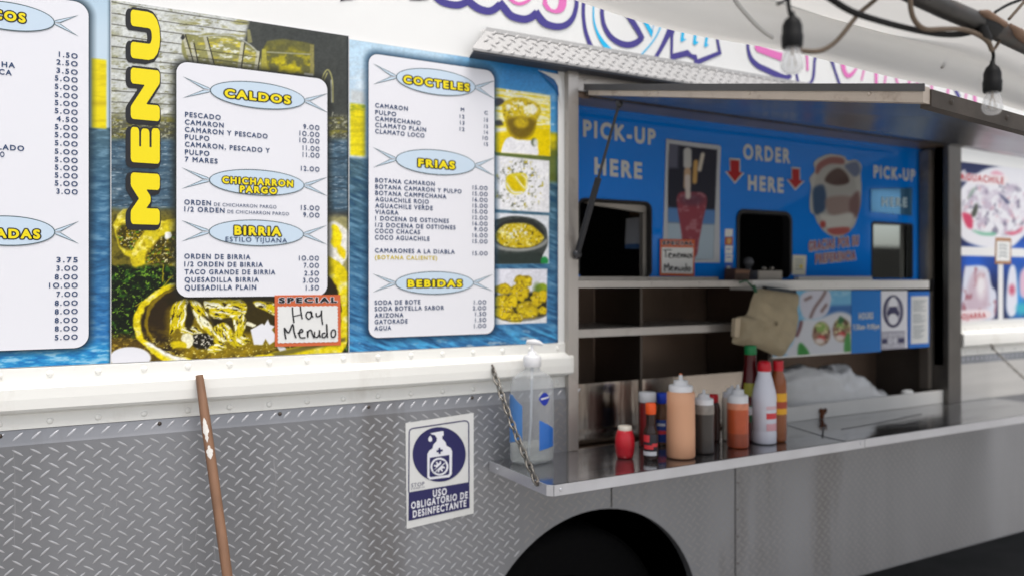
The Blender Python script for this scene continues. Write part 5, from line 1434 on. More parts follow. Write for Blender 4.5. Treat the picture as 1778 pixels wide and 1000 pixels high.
txt(b, "DE", zm(540, 795), zm(665, 788), 9, DB + .0016, 1, bold=.03, res=.04)
txt(b, "MASCARILLA", zm(465, 865), zm(760, 852), 7, DB + .0016, 1, bold=.02, res=.04)
b.build("notice_picture", [M_nv2, M_card, mat("mask_grey", (176, 174, 188), .4)], t, o)
t = flat_sign("framed_paper", "typed white page in a bright blue frame at the right end under the sill", "notice", 1577.5, 1613.5, 506, 604, mat("frame_blue", (14, 118, 216), .35))
o = t.location; b = MB(); b.pslab([zm(870, 118), zm(1118, 112), zm(1116, 792), zm(864, 806)], DB, DB + .0012); b.build("paper_sheet", M_paper, t, o)
b = MB()
for k in range(20):
    y = 180 + k * 28
    if k in (6, 12): continue
    b.pstroke([zm(895, y + 4), zm(1090 - (k * 37) % 90, y)], 1.0, DB + .002, 0, False)
b.build("typed_line", M_fin, t, o)
# ---------------------------------------------------------------- things on the counter
def base(u, v):
    q = Q(u, v, ZC + .0008); return q, FPX / depth(q)
M_wcap = mat("white_cap", (236, 236, 238), .35)
def bottle(name, label, u, v, pieces, group=None, cat="bottle", seg=32, dy=0.0):
    """pieces: (part name, material, [(radius px, height px), ...]); measured on the photograph at (u, v)"""
    c, s = base(u, v); c.y += dy
    s = FPX / depth(c)
    t = thing(name, label, cat, c, group)
    for nm, m, prof in pieces:
        b = MB(); b.lathe([(max(r, .05) / s, h / s) for r, h in prof], c, seg)
        b.build(nm, m, t, c)
    return t, c, s

def plast(nm, rgb, rough=.3, **k): return mat(nm, rgb, rough, **k)
M_peach = plast("peach_sauce", (248, 188, 148), .35, translucent=.15)
noz = lambda r, h0, h1, hc: [(r, h0), (r, h0 + hc * .55), (r * .93, h0 + hc * .6), (r * .6, h0 + hc * .68), (r * .6, h0 + hc), (r * .2, h0 + hc * 1.04), (r * .13, h1), (.05, h1 + .3)]
bottle("squeeze_bottle", "tall peach coloured sauce squeeze bottle with white nozzle cap", 1182, 793, [
    ("bottle_body", M_peach, [(20, 0), (23.5, 1), (24.8, 4), (24.8, 40), (24.2, 90), (24, 112), (22, 114), (18, 115)]),
    ("nozzle_tip", plast("sauce_tip", (206, 120, 84), .4), [(3.2, 136), (2.7, 145), (.1, 145.6)]),
    ("nozzle_cap", M_wcap, noz(20.5, 113, 144, 20))], "squeeze bottles on the counter")
bottle("squeeze_bottle", "dark brown sauce squeeze bottle between the peach and orange ones", 1222, 785, [
    ("bottle_body", plast("dark_sauce", (70, 64, 60), .3), [(15, 0), (17.2, 1), (17.6, 4), (17.6, 62), (17.2, 82), (15, 85), (12, 86)]),
    ("empty_top", plast("smeared_plastic", (150, 142, 134), .3, noise=.2, nscale=40), [(17.7, 68), (17.75, 70), (17.5, 82), (15.2, 85.4)]),
    ("nozzle_cap", M_wcap, noz(16.5, 84, 109, 17))], "squeeze bottles on the counter")
bottle("squeeze_bottle", "orange salsa squeeze bottle with white nozzle cap", 1281, 775, [
    ("bottle_body", plast("orange_salsa", (204, 92, 52), .3, noise=.1, nscale=30), [(16, 0), (18, 1), (18.4, 4), (18.4, 70), (18, 76), (15, 78), (12, 79)]),
    ("empty_top", plast("smeared_orange", (232, 148, 112), .3, noise=.15, nscale=40), [(18.5, 66), (18.5, 68), (18.2, 76), (15.2, 78.3)]),
    ("settled_sauce", plast("settled_salsa", (170, 80, 52), .3, noise=.15, nscale=30), [(18.5, 3), (18.55, 4), (18.55, 24), (18.5, 25)]),
    ("nozzle_cap", M_wcap, noz(17.6, 77, 108, 22))], "squeeze bottles on the counter")
bottle("squeeze_bottle", "ivory squeeze bottle half hidden behind the orange one", 1271, 763, [
    ("bottle_body", plast("ivory_sauce", (226, 214, 196), .35), [(15, 0), (17, 1), (17.4, 4), (17.4, 66), (17, 73), (14, 75)]),
    ("nozzle_cap", M_wcap, noz(16, 73, 94, 16))], "squeeze bottles on the counter")
bottle("barrel_bottle", "short red barrel shaped sauce bottle with white lid", 1085, 794, [
    ("bottle_body", plast("red_plastic", (214, 34, 48), .32), [(11, 0), (13.5, 1), (15.6, 8), (16.6, 17), (17, 18), (17.1, 27), (16.6, 35), (16.2, 36), (14.6, 43), (12.5, 48), (11, 49)]),
    ("lid", plast("cream_lid", (240, 230, 214), .4), [(11.8, 46), (12, 46.5), (12, 54), (11.2, 55.5), (.1, 56)])])
M_clear = clear_mat("clear_glass", (232, 234, 236), .84, .04, .7)
bottle("spice_jar", "red chilli jar with wide white lid behind the hot sauce", 1124, 774, [
    ("jar_body", plast("chilli_red", (128, 22, 26), .3, noise=.25, nscale=40), [(12, 0), (14, 1), (14.4, 4), (14.4, 68), (13, 76), (12, 78)]),
    ("lid", M_wcap, [(14.2, 77), (15, 78), (15, 92), (14, 94), (.1, 94.5)])])
t, c, s = bottle("hot_sauce_bottle", "small dark hot sauce bottle with orange cap and red label", 1130, 797, [
    ("bottle_body", plast("brown_glass", (46, 24, 16), .08), [(10, 0), (12.2, 1), (12.6, 4), (12.6, 44), (12, 50), (8.4, 58), (8, 62), (7.8, 80)]),
    ("cap", plast("orange_cap", (250, 92, 28), .35), [(8.6, 79), (9.2, 80), (9.2, 96), (8.4, 98), (.1, 98.4)]),
    ("label", plast("label_black", (34, 30, 40), .4), [(12.9, 8), (13, 8.2), (13, 45), (12.9, 45.2)])])
def patch(name, t, c, s, r, a0, a1, h0, h1, m, lift=.3, n=10):
    """piece of a label wrapped on a round bottle; angles in degrees, 0 = towards the viewer"""
    vd = math.atan2(-CAM_D - c.y, 0 - c.x)
    b = MB(); vs = []
    for k in range(n + 1):
        a = vd + R(a0 + (a1 - a0) * k / n); rr = (r + lift) / s
        for h in (h0, h1): vs.append(c + Vector((rr * math.cos(a), rr * math.sin(a), h / s)))
    b.add(vs, [(2 * k, 2 * k + 2, 2 * k + 3, 2 * k + 1) for k in range(n)], 0, True)
    return b.build(name, m, t, c)
M_lred = plast("label_red", (226, 60, 66), .4); M_lwhite = plast("label_white", (226, 226, 230), .4); M_lblue = plast("label_blue", (30, 62, 140), .4)
patch("label_patch", t, c, s, 13, -70, -10, 32, 44, M_lred); patch("label_patch", t, c, s, 13, -60, 20, 20, 27, M_lred); patch("label_patch", t, c, s, 13, -70, 50, 9, 16, M_lwhite); patch("label_patch", t, c, s, 13, 10, 60, 24, 30, M_lred)
t, c, s = bottle("sauce_bottle", "brown sauce bottle with blue cap and blue label behind the peach bottle", 1149, 771, [
    ("bottle_body", plast("amber_sauce", (104, 66, 40), .12), [(9, 0), (11, 1), (11.4, 4), (11.4, 40), (10.6, 50), (8, 60), (7, 74)]),
    ("cap", plast("blue_cap", (22, 66, 196), .35), [(8.6, 72), (9.2, 73), (9.2, 88), (8.6, 89.5), (.1, 90)]),
    ("label", M_lblue, [(11.7, 6), (11.8, 6.2), (11.8, 44), (11.7, 44.2)])])
patch("label_patch", t, c, s, 11.8, -30, 40, 20, 26, M_lred); patch("label_patch", t, c, s, 11.8, -40, 30, 34, 38, M_lwhite)
bottle("sauce_bottle", "sauce bottle with bright red flip cap behind the dark brown squeeze bottle", 1238, 764, [
    ("bottle_body", plast("brown_sauce", (64, 36, 28), .25), [(11, 0), (12.6, 1), (12.8, 4), (12.8, 52), (11, 62), (8, 68)]),
    ("cap", plast("red_flip_cap", (206, 20, 34), .35), [(8.4, 66), (9, 67), (9, 78), (8, 80), (.1, 80.5)])])
t, c, s = bottle("sauce_bottle", "tall dark red sauce bottle with green cap, tapering neck", 1303, 763, [
    ("bottle_body", plast("dark_red_sauce", (84, 20, 24), .15), [(17, 0), (19, 1.5), (19.4, 6), (19.4, 62), (18.4, 78), (15, 100), (11, 128), (10, 146), (9.6, 150)]),
    ("cap", plast("green_cap", (16, 130, 70), .4), [(9.8, 148), (10.4, 149), (10.4, 162), (9.4, 164), (.1, 164.4)]),
    ("label", plast("label_green", (20, 96, 60), .4), [(19.6, 34), (19.7, 34.3), (19.7, 62), (19.6, 62.3)])])
patch("label_patch", t, c, s, 19.7, -60, 30, 46, 60, M_lwhite)
b = MB(); vd = math.atan2(-CAM_D - c.y, -c.x); vs = []
for k in range(9):
    a = vd + R(-40 + 70 * k / 8)
    for r_, h in ((18.7, 78), (15.6, 100)): vs.append(c + Vector(((r_ + .6) / s * math.cos(a), (r_ + .6) / s * math.sin(a), h / s)))
b.add(vs, [(2 * k, 2 * k + 2, 2 * k + 3, 2 * k + 1) for k in range(8)], 0, True); b.build("neck_label", plast("olive_label", (150, 146, 40), .4), t, c)
t, c, s = bottle("dressing_bottle", "white bottle with red flip cap at the front of the sauces", 1327, 768, [
    ("bottle_body", plast("white_plastic", (226, 227, 238), .35), [(17, 0), (20, 1), (20.4, 4), (20.4, 20), (19.6, 22), (20.2, 24), (20.2, 66), (20.4, 72), (20.6, 80), (18.6, 92), (14, 110), (11.4, 120), (10.6, 126)]),
    ("cap", plast("red_cap", (206, 22, 40), .35), [(11, 124), (12, 125), (12, 132), (10.6, 139), (8, 142), (.1, 142.6)])])
patch("label_patch", t, c, s, 20.3, 10, 75, 44, 54, M_lred); patch("label_patch", t, c, s, 20.3, 10, 80, 24, 36, plast("label_pink", (226, 170, 178), .4)); patch("label_patch", t, c, s, 20.3, 10, 75, 60, 66, plast("label_rose", (228, 190, 196), .4))
t, c, s = bottle("sauce_bottle", "brown sauce bottle with red cap and yellow label behind the white bottle", 1351, 765, [
    ("bottle_body", plast("brown_salsa", (150, 84, 44), .2), [(12, 0), (14, 1.5), (14.4, 5), (14.4, 92), (13.6, 104), (10, 116), (7.6, 124)]),
    ("cap", plast("red_screw_cap", (200, 24, 40), .35), [(8.6, 122), (9, 123), (9, 138), (8.4, 139.5), (.1, 140)]),
    ("label", plast("label_yellow", (240, 176, 30), .4), [(14.7, 48), (14.8, 48.3), (14.8, 84), (14.7, 84.3)])])
patch("label_patch", t, c, s, 14.8, -10, 80, 58, 70, plast("label_brown", (176, 70, 40), .4))

# big hand gel bottle
c, s = base(924, 800)
t = thing("sanitizer_bottle", "large clear hand sanitizer pump bottle with blue labels on the counter corner", "hand sanitizer", c)
b = MB(); sec = [(34, 0), (39, 1.5), (41, 6), (41.5, 30), (41, 90), (40, 130), (37, 143), (28, 152), (16, 157), (14, 160), (14, 166)]
b.lathe([(r / s, h / s) for r, h in sec], c, 40, 0, 1.0, .72); b.build("bottle_body", M_clear, t, c)
b = MB(); b.lathe([(33 / s, 2 / s), (38 / s, 4 / s), (39.3 / s, 8 / s), (39.6 / s, 30 / s)], c, 40, 0, 1.0, .72); b.build("gel", clear_mat("clear_gel", (232, 234, 222), .8, .05), t, c)
b = MB(); b.lathe([(15 / s, 164 / s), (15.6 / s, 165 / s), (15.6 / s, 181 / s), (14 / s, 183 / s), (8 / s, 185 / s), (7 / s, 190 / s), (2.6 / s, 191 / s), (2.6 / s, 203 / s)], c, 24)
hx = Vector((.87, -.49, 0))
q = [c + Vector((0, 0, 203.5 / s)) + hx * (x / s) + Vector((0, 0, z / s)) for x, z in ((-11, 1), (-8, 3), (4, 3), (12, 1.5), (19, -1.5))]
b.tube(q, [.2 / s, 4.5 / s, 5.5 / s, 4.5 / s, 2 / s], 10); b.build("pump", M_wcap, t, c)
b = MB(); b.tube([c + Vector((.0, 0, 163 / s)), c + Vector((-.004, 0, 70 / s)), c + Vector((-.012, 0, 10 / s))], 2.4 / s, 8); b.build("dip_tube", clear_mat("tube_plastic", (235, 240, 245), .5, .2), t, c)
def epatch(name, a0, a1, pts_fn, m, n=12, lift=.6):
    vd = math.atan2(-CAM_D - c.y, -c.x); vs = []
    for k in range(n + 1):
        a = vd + R(a0 + (a1 - a0) * k / n); h0, h1 = pts_fn(k / n)
        for h in (h0, h1): vs.append(c + Vector(((41.2 + lift) / s * math.cos(a), (41.2 + lift) * .72 / s * math.sin(a), h / s)))
    b = MB(); b.add(vs, [(2 * k, 2 * k + 2, 2 * k + 3, 2 * k + 1) for k in range(n)], 0, True); return b.build(name, m, t, c)
M_gelblue = clear_mat("label_gel_blue", (24, 120, 220), .15, .3, .9)
epatch("label", -85, -18, lambda f: (34 + 8 * f, 120 - 4 * f - 30 * max(0, f - .5)), clear_mat("label_sky_blue", (30, 140, 232), .35, .3, .8))
epatch("label", 26, 76, lambda f: (24 + 4 * f, 76 - 18 * f), M_gelblue)
epatch("logo_label", 24, 58, lambda f: (112 - 12 * math.sin(math.pi * f), 112 + 10 * math.sin(math.pi * f)), mat("label_royal_blue", (22, 52, 176), .35))
epatch("logo_stripe", 30, 54, lambda f: (110 + 2 * f, 113 + 2 * f), M_lwhite, 8, 1.2)

# chains holding the counter
M_chain = mat("galvanised_chain", (132, 128, 122), .38, .9, noise=.2, nscale=40, stain=(84, 76, 68), sscale=60, samt=.8)
def chain(label, a, bq, n, group):
    t = thing("support_chain", label, "chain", a, group)
    b = MB(); L = bq - a; dirn = L.normalized(); s1 = dirn.cross(Vector((0, 1, 0))).normalized(); s2 = dirn.cross(s1).normalized()
    step = L.length / n
    for k in range(n):
        f = (k + .5) / n; cc = a + L * f - Vector((0, 0, .012)) * 4 * f * (1 - f)
        sd_ = s1 if k % 2 else s2
        ring_ = []
        for j in range(15):
            w = 2 * math.pi * j / 14
            ring_.append(cc + dirn * math.cos(w) * step * .72 + sd_ * math.sin(w) * step * .34)
        b.tube(ring_, step * .125, 6, 0, False)
    b.build("chain_links", M_chain, t, t.location)
    b = MB(); b.tube([a + Vector((0, .006, .012)), a + Vector((0, -.006, .004)), a + Vector((0, -.004, -.01))], .0028, 6)
    b.build("hook", M_darksteel, t, t.location)
    b = MB(); b.dome(bq, .007, .006, (-1, -.3, 0)); b.build("anchor_bolt", M_darksteel, t, t.location)
pa = P(856, 641, .034); pb_ = Vector((CX0 - .006, -.262, ZC - .008))
chain("galvanised chain running down to the near corner of the counter", pa, P(932, 838, .272), 16, "chains holding the counter")
pa2 = P(1722, 602, .034)
chain("galvanised chain running down to the far end of the counter", pa2, Vector((CX1 - .02, -.30, ZC - .002)), 24, "chains holding the counter")

# wooden stick leaning on the side
top = P(346, 651, .038); low = P(395, 1000, .16)
foot = top + (low - top) * ((top.z - .005) / (top.z - low.z))
t = thing("wooden_pole", "worn brown wooden pole with white paint smears leaning on the truck side", "pole", foot)
M_wood = mat("worn_wood", (140, 104, 80), .6, noise=.22, nscale=30, nstretch=(1, 1, .12), stain=(104, 76, 64), sscale=9, samt=.6, bump=.15, bscale=40)
n_ = 14; path = [foot.lerp(top, k / n_) for k in range(n_ + 1)]
b = MB(); b.tube(path, [.0108] * n_ + [.0085], 14); b.build("pole_shaft", M_wood, t, foot)
M_smear = mat("dry_white_paint", (224, 220, 214), .7, noise=.1, nscale=60)
ax = (top - foot).normalized()
vw = (Vector((0, -CAM_D, CAM_H)) - low); vw = (vw - ax * vw.dot(ax)).normalized(); rt = ax.cross(vw)
def smear(v0, v1, a0, w_, sd_):
    rs = random.Random(sd_); b = MB(); vs = []; n2 = 12
    for k in range(n2 + 1):
        v = v0 + (v1 - v0) * k / n2
        f = (v - 651) / (1000 - 651); ctr = top.lerp(low, f)
        hw = w_ * math.sin(math.pi * (k + .4) / (n2 + .8)) * rs.uniform(.6, 1.2)
        for a in (a0 - hw, a0 - hw * .3, a0 + hw * .3, a0 + hw): vs.append(ctr + (vw * math.cos(R(a)) + rt * math.sin(R(a))) * .0112)
    b.add(vs, [(4 * k + j, 4 * k + j + 1, 4 * k + 5 + j, 4 * k + 4 + j) for k in range(n2) for j in range(3)], 0, True)
    b.build("paint_smear", M_smear, t, foot)
smear(728, 771, -14, 34, 1); smear(777, 801, -4, 38, 2)

# mesh bag hanging from the sill corner
DBG = .05
t = thing("hanging_bag", "beige mesh bag tied with green string hanging from the sill corner", "bag", P(1335, 500, DBG))
o = t.location; zb = lambda x, y: (1260 + x / 5.557, 460 + y / 5.557)
out = [(300, 240), (395, 235), (690, 272), (690, 420), (700, 520), (668, 690), (620, 770), (560, 868), (480, 872), (300, 800), (80, 760), (70, 690), (96, 510), (200, 475), (250, 330)]
outp = catmull([Vector(zb(*q)) for q in out], 4, True)
cu_, cv_ = np.mean([q.x for q in outp]), np.mean([q.y for q in outp])
b = MB(); rings = 9; vs = []; n = len(outp)
for side in (1, -1):
    for k in range(rings + 1):
        f = 1 - k / rings * .97
        for i, q in enumerate(outp):
            u, v = cu_ + (q.x - cu_) * f, cv_ + (q.y - cv_) * f
            bulge = .032 * (1 - f ** 2.2) ** .6 + .005 * math.sin(u * .16 + v * .07) * min(1, 3 * (1 - f)) + .003 * math.sin(v * .23 - u * .2) * min(1, 3 * (1 - f))
            w_ = P(u, v, DBG); w_.y -= bulge * side * (1 if side > 0 else .5); vs.append(w_)
m0 = (rings + 1) * n
fs = []
for sd_ in (0, 1):
    for k in range(rings):
        for i in range(n):
            j = (i + 1) % n; a_ = sd_ * m0 + k * n
            f_ = (a_ + i, a_ + j, a_ + n + j, a_ + n + i); fs.append(f_ if sd_ else f_[::-1])
    fs.append(tuple(range(sd_ * m0 + rings * n, sd_ * m0 + (rings + 1) * n)))
b.add(vs, fs, 0, True)
M_bag = mat("mesh_bag_cloth", (212, 196, 164), .8, noise=.12, nscale=18, bump=.4, bscale=220, stain=(168, 144, 108), sscale=12, samt=.6, translucent=.35)
b.build("bag_body", M_bag, t, o)
b = MB(); b.pslab([zb(395, 205), zb(680, 245), zb(690, 280), zb(400, 240)], DBG - .012, DBG + .008); b.build("dark_clip", mat("dark_clip", (34, 42, 48), .5), t, o)
b = MB(); b.pslab([zb(96, 515), zb(150, 505), zb(130, 700), zb(86, 690)], DBG + .006, DBG + .022); b.build("pale_tag", mat("pale_tag", (196, 178, 150), .6), t, o)
b = MB(); b.tube([P(*zb(x, y), .034) for x, y in ((130, 170), (200, 152), (240, 190), (270, 230), (300, 270), (320, 295))], .0032, 6); b.tube([P(*zb(x, y), .05) for x, y in ((270, 200), (285, 240), (300, 290))], .006, 6)
b.build("green_string", mat("green_string", (44, 92, 66), .7), t, o)

# little things on the sill and inside the openings
M_box = mat("brushed_box", (170, 164, 156), .35, .7, noise=.06)
q0 = P(1316, 488, -.03)
t = thing("napkin_box", "small brushed steel box with two knobs on the sill at the order opening", "box", q0)
w_ = (P(1358, 488, -.03).x - q0.x); h_ = P(1316, 470, -.03).z - q0.z
b = MB(); b.box(q0.x, q0.x + w_, .03, .075, q0.z + .0005, q0.z + h_)
b.box(q0.x + .003, q0.x + w_ * .4, .0285, .03, q0.z + .003, q0.z + h_ - .002); b.build("box_body", M_box, t, q0)
for f in (.42, .74):
    b = MB(); b.lathe([(.004, 0), (.005, .004), (.009, .007), (.009, .011), (.004, .014)], (q0.x + w_ * f, .05, q0.z + h_), 12)
    b.build("knob", M_box, t, q0)
q0 = P(1276, 488, -.02)
t = thing("wooden_block", "low dark brown wooden box on the sill beside the steel box", "box", q0)
b = MB(); x1_ = P(1302, 488, -.02).x; hz = P(1276, 466, -.02).z - q0.z
b.prism([(q0.x, .02, q0.z + .0005), (x1_, .02, q0.z + .0005), (x1_ - .004, .02, q0.z + hz * .9), (q0.x + .002, .02, q0.z + hz)], (0, .05, 0)); b.build("box_body", mat("dark_wood", (74, 52, 40), .6, noise=.3, nscale=20), t, q0)
b = MB(); b.box(q0.x + .001, x1_ - .002, .018, .02, q0.z + hz * .62, q0.z + hz * .86); b.build("box_rim", mat("rim_wood", (120, 84, 62), .6), t, q0)
c0 = P(1299, 460, -.13)
t = thing("door_knob", "round grey knob seen in the dark order opening", "knob", c0)
b = MB(); b.lathe([(.012, -.03), (.012, -.004), (.018, 0), (.02, .012), (.014, .024), (.004, .028)], c0, 16); b.build("knob_head", mat("grey_knob", (110, 112, 118), .4), t, c0)
q0 = P(1114, 378, -.2)
t = thing("paper_roll", "white paper roll hanging inside the pick-up opening", "paper roll", q0)
b = MB(); b.pslab([(1106, 378), (1124, 380), (1123, 424), (1104, 423)], -.26, -.2); b.build("roll_sheet", mat("roll_paper", (214, 216, 224), .7), t, q0)
b = MB(); b.pslab([(1104, 423.5), (1123, 424.5), (1123, 432), (1104, 431)], -.26, -.2); b.build("blue_end", mat("roll_blue", (96, 134, 190), .6), t, q0)
b = MB(); b.pstroke([(1113, 386), (1112, 392), (1113, 397)], 4, -.1985); b.pstroke([(1114, 408), (1114, 414)], 3, -.1985); b.build("roll_mark", M_ink, t, q0)
b = MB(); b.pslab([(1109, 366), (1124, 368), (1123, 376), (1108, 375)], -.26, -.21); b.build("holder", mat("holder_brown", (120, 96, 72), .6), t, q0)

# crumpled plastic bags in the bin
def crumple(name, label, u0, u1, prof, y0, y1, sd_, m, group):
    t = thing(name, label, "plastic bag", P((u0 + u1) / 2, 690, -.1), group)
    xa, xb = X(u0, -.1), X(u1, -.1); n1, n2 = 46, 22; vs = []
    for i in range(n1 + 1):
        f = i / n1; x = xa + (xb - xa) * f; hh = np.interp(f, [q[0] for q in prof], [q[1] for q in prof])
        for j in range(n2 + 1):
            g_ = j / n2; a = math.pi * g_
            e = max(0, math.sin(math.pi * min(1, f * 1.0))) ** .3
            y = (y0 + y1) / 2 - math.cos(a) * (y1 - y0) / 2 * e; z = 1.099 + hh * math.sin(a) ** .6
            nn = fbm(np.array(x * 10 + 40), np.array(y * 11.0 + z * 12 + 40), sd_, 3); cr = abs(nn - .5) * 2
            k_ = math.sin(a) * e
            vs.append((x + (nn - .5) * .05 * k_, y - (1 - cr) * .05 * k_, z + (.6 - cr) * .045 * k_))
    b = MB(); b.add(vs, [(i * (n2 + 1) + j, (i + 1) * (n2 + 1) + j, (i + 1) * (n2 + 1) + j + 1, i * (n2 + 1) + j + 1) for i in range(n1) for j in range(n2)], 0, True)
    b.build("bag_film", m, t, t.location)
M_film = mat("cloudy_film", (250, 250, 250), .2, translucent=.2, noise=.06, nscale=20)
crumple("plastic_bag", "big crumpled clear plastic bag filling the open bin under the banner", 1346, 1545, [(0, .14), (.2, .165), (.45, .15), (.55, .155), (.7, .10), (.85, .055), (1, .012)], .03, .26, 7, M_film, None)
q0 = P(1575, 693, -.05)
t = thing("foil_scrap", "small pale scrap lying behind the bin lip near the right post", "scrap", q0)
b = MB(); b.lathe([(.018, 0), (.024, .004), (.02, .012), (.008, .016)], (q0.x, q0.y, 1.141), 9, 0, 1.4, .8, False); b.build("scrap", M_paper, t, q0)

# ---------------------------------------------------------------- canopy, pole, cables and bulbs
t = thing("canopy_tarp", "white tarpaulin canopy sloping over the serving side of the truck", "canopy", (2.0, -.74, 2.1))
M_tarp = mat("white_tarp", (242, 240, 236), .6, noise=.04, nscale=1.6, translucent=.5, stain=(214, 208, 200), sscale=1.2, samt=.4, bump=.12, bscale=14)
sec = [(.69, .05), (.705, .014), (.73, 0), (.76, .003), (.782, .018), (.79, .045), (.784, .07), (.776, .088), (.786, .10), (.82, .125), (.88, .165), (.97, .215), (1.1, .275), (1.27, .335), (1.45, .40)]
xs = np.linspace(.45, 2.5, 56); vs = []
def hem(x): return 2.128 - .037 * (min(x, 3.5) - .859) + .006 * math.sin(x * 4.1) + .004 * math.sin(x * 9.3 + 1)
for i, x in enumerate(xs):
    for j, (d_, h) in enumerate(sec):
        fold = .016 * math.sin(x * 2.3 + j * .9) * min(1, j / 9) + .010 * math.sin(x * 5.7 - j * .5) * min(1, j / 8)
        vs.append((x, -d_ - fold * .5, hem(x) + h + fold))
ns = len(sec)
b = MB(); b.add(vs, [(i * ns + j, (i + 1) * ns + j, (i + 1) * ns + j + 1, i * ns + j + 1) for i in range(len(xs) - 1) for j in range(ns - 1)], 0, True)
b.build("tarp_sheet", M_tarp, t, t.location)
for x in np.arange(.8, 2.5, .55):
    b = MB(); b.dome((x, -.784, hem(x) + .03), .008, .004, (0, -1, 0)); b.build("eyelet", M_alu, t, t.location)

DPL = 1.27
pp = [P(u, v, DPL) for u, v in ((1480, -62), (1600, -4), (1640, 15), (1700, 40), (1740, 58), (1790, 82), (1960, 160))]
t = thing("canopy_pole", "scuffed grey metal canopy pole wrapped in black tape at upper right", "pole", pp[0])
M_pole = mat("scuffed_pole", (82, 80, 78), .5, .5, noise=.2, nscale=20, stain=(92, 66, 50), sscale=14, samt=.8)
b = MB(); b.tube(pp, .0145, 14); b.build("pole_tube", M_pole, t, pp[0])
b = MB(); b.tube([P(1697, 38.5, DPL), P(1705, 42, DPL), P(1718, 47.5, DPL), P(1726, 51, DPL)], [.0150, .0166, .0166, .0150], 12)
b.tube([P(1706, 46, DPL + .012), P(1708, 58, DPL + .012), P(1716, 68, DPL + .008), P(1718, 76, DPL)], [.007, .008, .006, .003], 8)
b.build("black_tape", mat("black_tape", (16, 15, 16), .6), t, pp[0])
b = MB(); b.tube([P(1752, 45, DPL + .012), P(1768, 58, DPL + .016), P(1790, 78, DPL + .012)], [.004, .008, .006], 8); b.tube([P(1700, 22, DPL + .012), P(1712, 24, DPL + .016), P(1745, 44, DPL + .014)], [.003, .006, .005], 8)
b.build("brown_strap", mat("brown_strap", (124, 98, 80), .7, noise=.2, nscale=30), t, pp[0])

M_cblk = mat("black_cable", (18, 17, 17), .6, spec=.3); M_cbrn = mat("dusty_cable", (104, 88, 72), .6, noise=.1, nscale=40)
def cable(label, pts, w, m, d, group="cables under the canopy"):
    q = [P(u, v, d) for u, v in pts]; q = catmull(q, 6)
    o = MB(); c_ = q[len(q) // 2]; o.tube([p_ for p_ in q], w, 8)
    ob = o.build("cable", m, None, c_); ob.location = c_
    tag(ob, label, "cable", group)
cable("black cable sagging from top centre to the taped pole", [(1410, -22), (1440, -3), (1482, 22), (1545, 42), (1610, 57), (1650, 61), (1680, 58), (1700, 50)], .0044, M_cblk, DPL)
cable("brown dusty cable swinging from top centre down to the first bulb", [(1560, -40), (1520, 0), (1490, 26), (1458, 66), (1436, 84), (1415, 90), (1385, 88)], .0034, M_cbrn, DPL - .02)
cable("brown dusty cable looping below the pole to the second bulb", [(1581, -10), (1581, 12), (1588, 36), (1606, 51), (1640, 51), (1672, 52), (1700, 62), (1716, 74), (1722, 88)], .0036, M_cbrn, DPL + .01)
cable("thin brown wire rising from the second bulb to the pole", [(1722, 90), (1728, 84), (1734, 74), (1742, 62)], .0024, M_cbrn, DPL)
cable("thin black wire at the top right corner", [(1728, 22), (1748, 10), (1768, 2), (1790, -6)], .0024, M_cblk, DPL)
cable("thin pair of wires crossing behind the pole at the top right corner", [(1752, 34), (1766, 18), (1780, 2), (1790, -8)], .0026, M_cbrn, DPL - .03)
cable("faint grey line along the tarpaulin", [(1268, -16), (1280, 6), (1300, 30), (1322, 52), (1342, 66)], .0036, mat("grey_line", (196, 194, 190), .7), 1.06)  # thin grey tube following a faint line on the tarpaulin

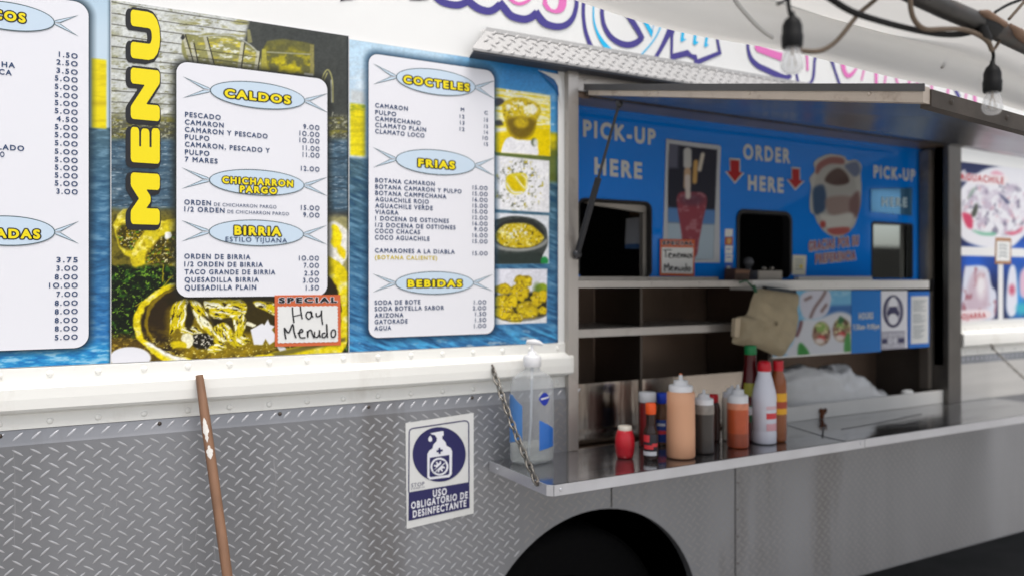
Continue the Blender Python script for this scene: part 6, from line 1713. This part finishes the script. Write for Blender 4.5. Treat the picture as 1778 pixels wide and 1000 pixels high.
M_sock = mat("black_socket", (13, 13, 14), .6, spec=.25); M_fil = mat("brass_filament", (150, 130, 100), .4, .6)
M_bulb = clear_mat("bulb_glass", (240, 238, 236), .72, .03)
def bulb(label, u, vtop, vsock, vneck, vend, wu, line):
    c = P(u, vneck, DPL); s = FPX / depth(c)
    t = thing("hanging_bulb", label, "light bulb", c, "bare bulbs hanging under the canopy")
    hs = (vneck - vsock) / s; r = wu / 2 / s
    b = MB(); b.lathe([(r * .95, -.10 * hs), (r, 0), (r, .05 * hs), (r * 1.03, .3 * hs), (r * .95, .34 * hs), (r * .93, .62 * hs), (r * .7, .82 * hs), (r * .3, .95 * hs), (r * .22, 1.08 * hs), (r * .1, 1.12 * hs)], c, 22); b.build("socket", M_sock, t, c)
    hb_ = (vend - vneck) / s
    b = MB(); b.lathe([(r * .62, 0), (r * .72, -.18 * hb_), (r * 1.02, -.5 * hb_), (r * 1.12, -.68 * hb_), (r * 1.02, -.84 * hb_), (r * .7, -.96 * hb_), (r * .3, -hb_), (.0001, -hb_)], c, 24); b.build("bulb_glass", M_bulb, t, c)
    b = MB(); b.tube([c + Vector((0, 0, -.02 * hb_)), c + Vector((0, 0, -.35 * hb_))], r * .16, 8)
    for k in range(4):
        a = k * math.pi / 2; e = Vector((math.cos(a), math.sin(a), 0)); b.tube([c + e * r * .2 + Vector((0, 0, -.35 * hb_)), c + e * r * .5 + Vector((0, 0, -.75 * hb_))], r * .035, 5)
    b.build("filament", M_fil, t, c)
    b = MB(); b.tube([P(*q, DPL) for q in line], .0026, 7); b.build("cord", M_sock, t, c)
bulb("bare clear bulb in a black socket hanging in front of the pink lettering", 1375.5, 0, 26, 78, 129, 36, [(1368, -30), (1368, -4), (1369, 10), (1372, 27)])
b = MB(); b.tube([P(1350, 8, DPL), P(1360, 3, DPL), P(1374, -4, DPL)], .0022, 6); ob = b.build("wire_end", M_sock, None, P(1360, 3, DPL)); ob.location = P(1360, 3, DPL); tag(ob, "short black wire end beside the first bulb cord", "wire")
bulb("bare clear bulb in a black socket hanging over the flap edge below the pole", 1723, 90, 110, 156, 200, 30, [(1724, 88), (1725, 98), (1724, 111)])

# ---------------------------------------------------------------- unseen wall added across the lot to shape reflections in glass and steel
M_stucco = mat("dull_stucco", (58, 52, 46), .9, noise=.08, nscale=2, stain=(40, 38, 34), sscale=1, samt=.5)
M_beam = mat("painted_beam", (86, 88, 96), .6)
YB = -10.0
t = thing("reflection_wall", "added unseen wall with posts across the lot, shaped for reflections in the window glass", "wall", (12, YB, 0))
b = MB(); b.box(10.4, 18.9, YB - .3, YB, 0, 2.25)
b.build("wall_body", M_stucco, t, t.location)
for x0, x1 in ((10.6, 11.0), (13.6, 15.85), (16.2, 16.42), (18.2, 18.8)):
    b = MB(); b.box(x0, x1, YB - .25, YB - .02, 2.15, 3.9); b.build("post", M_beam, t, t.location)
b = MB(); b.box(10.5, 19, YB - .32, YB + .05, 3.75, 4.6); b.build("reflection_board", M_beam, t, t.location)
b = MB(); b.box(16.421, 18.199, YB - .2, YB - .05, 2.9, 3.06); b.build("beam", M_beam, t, t.location)
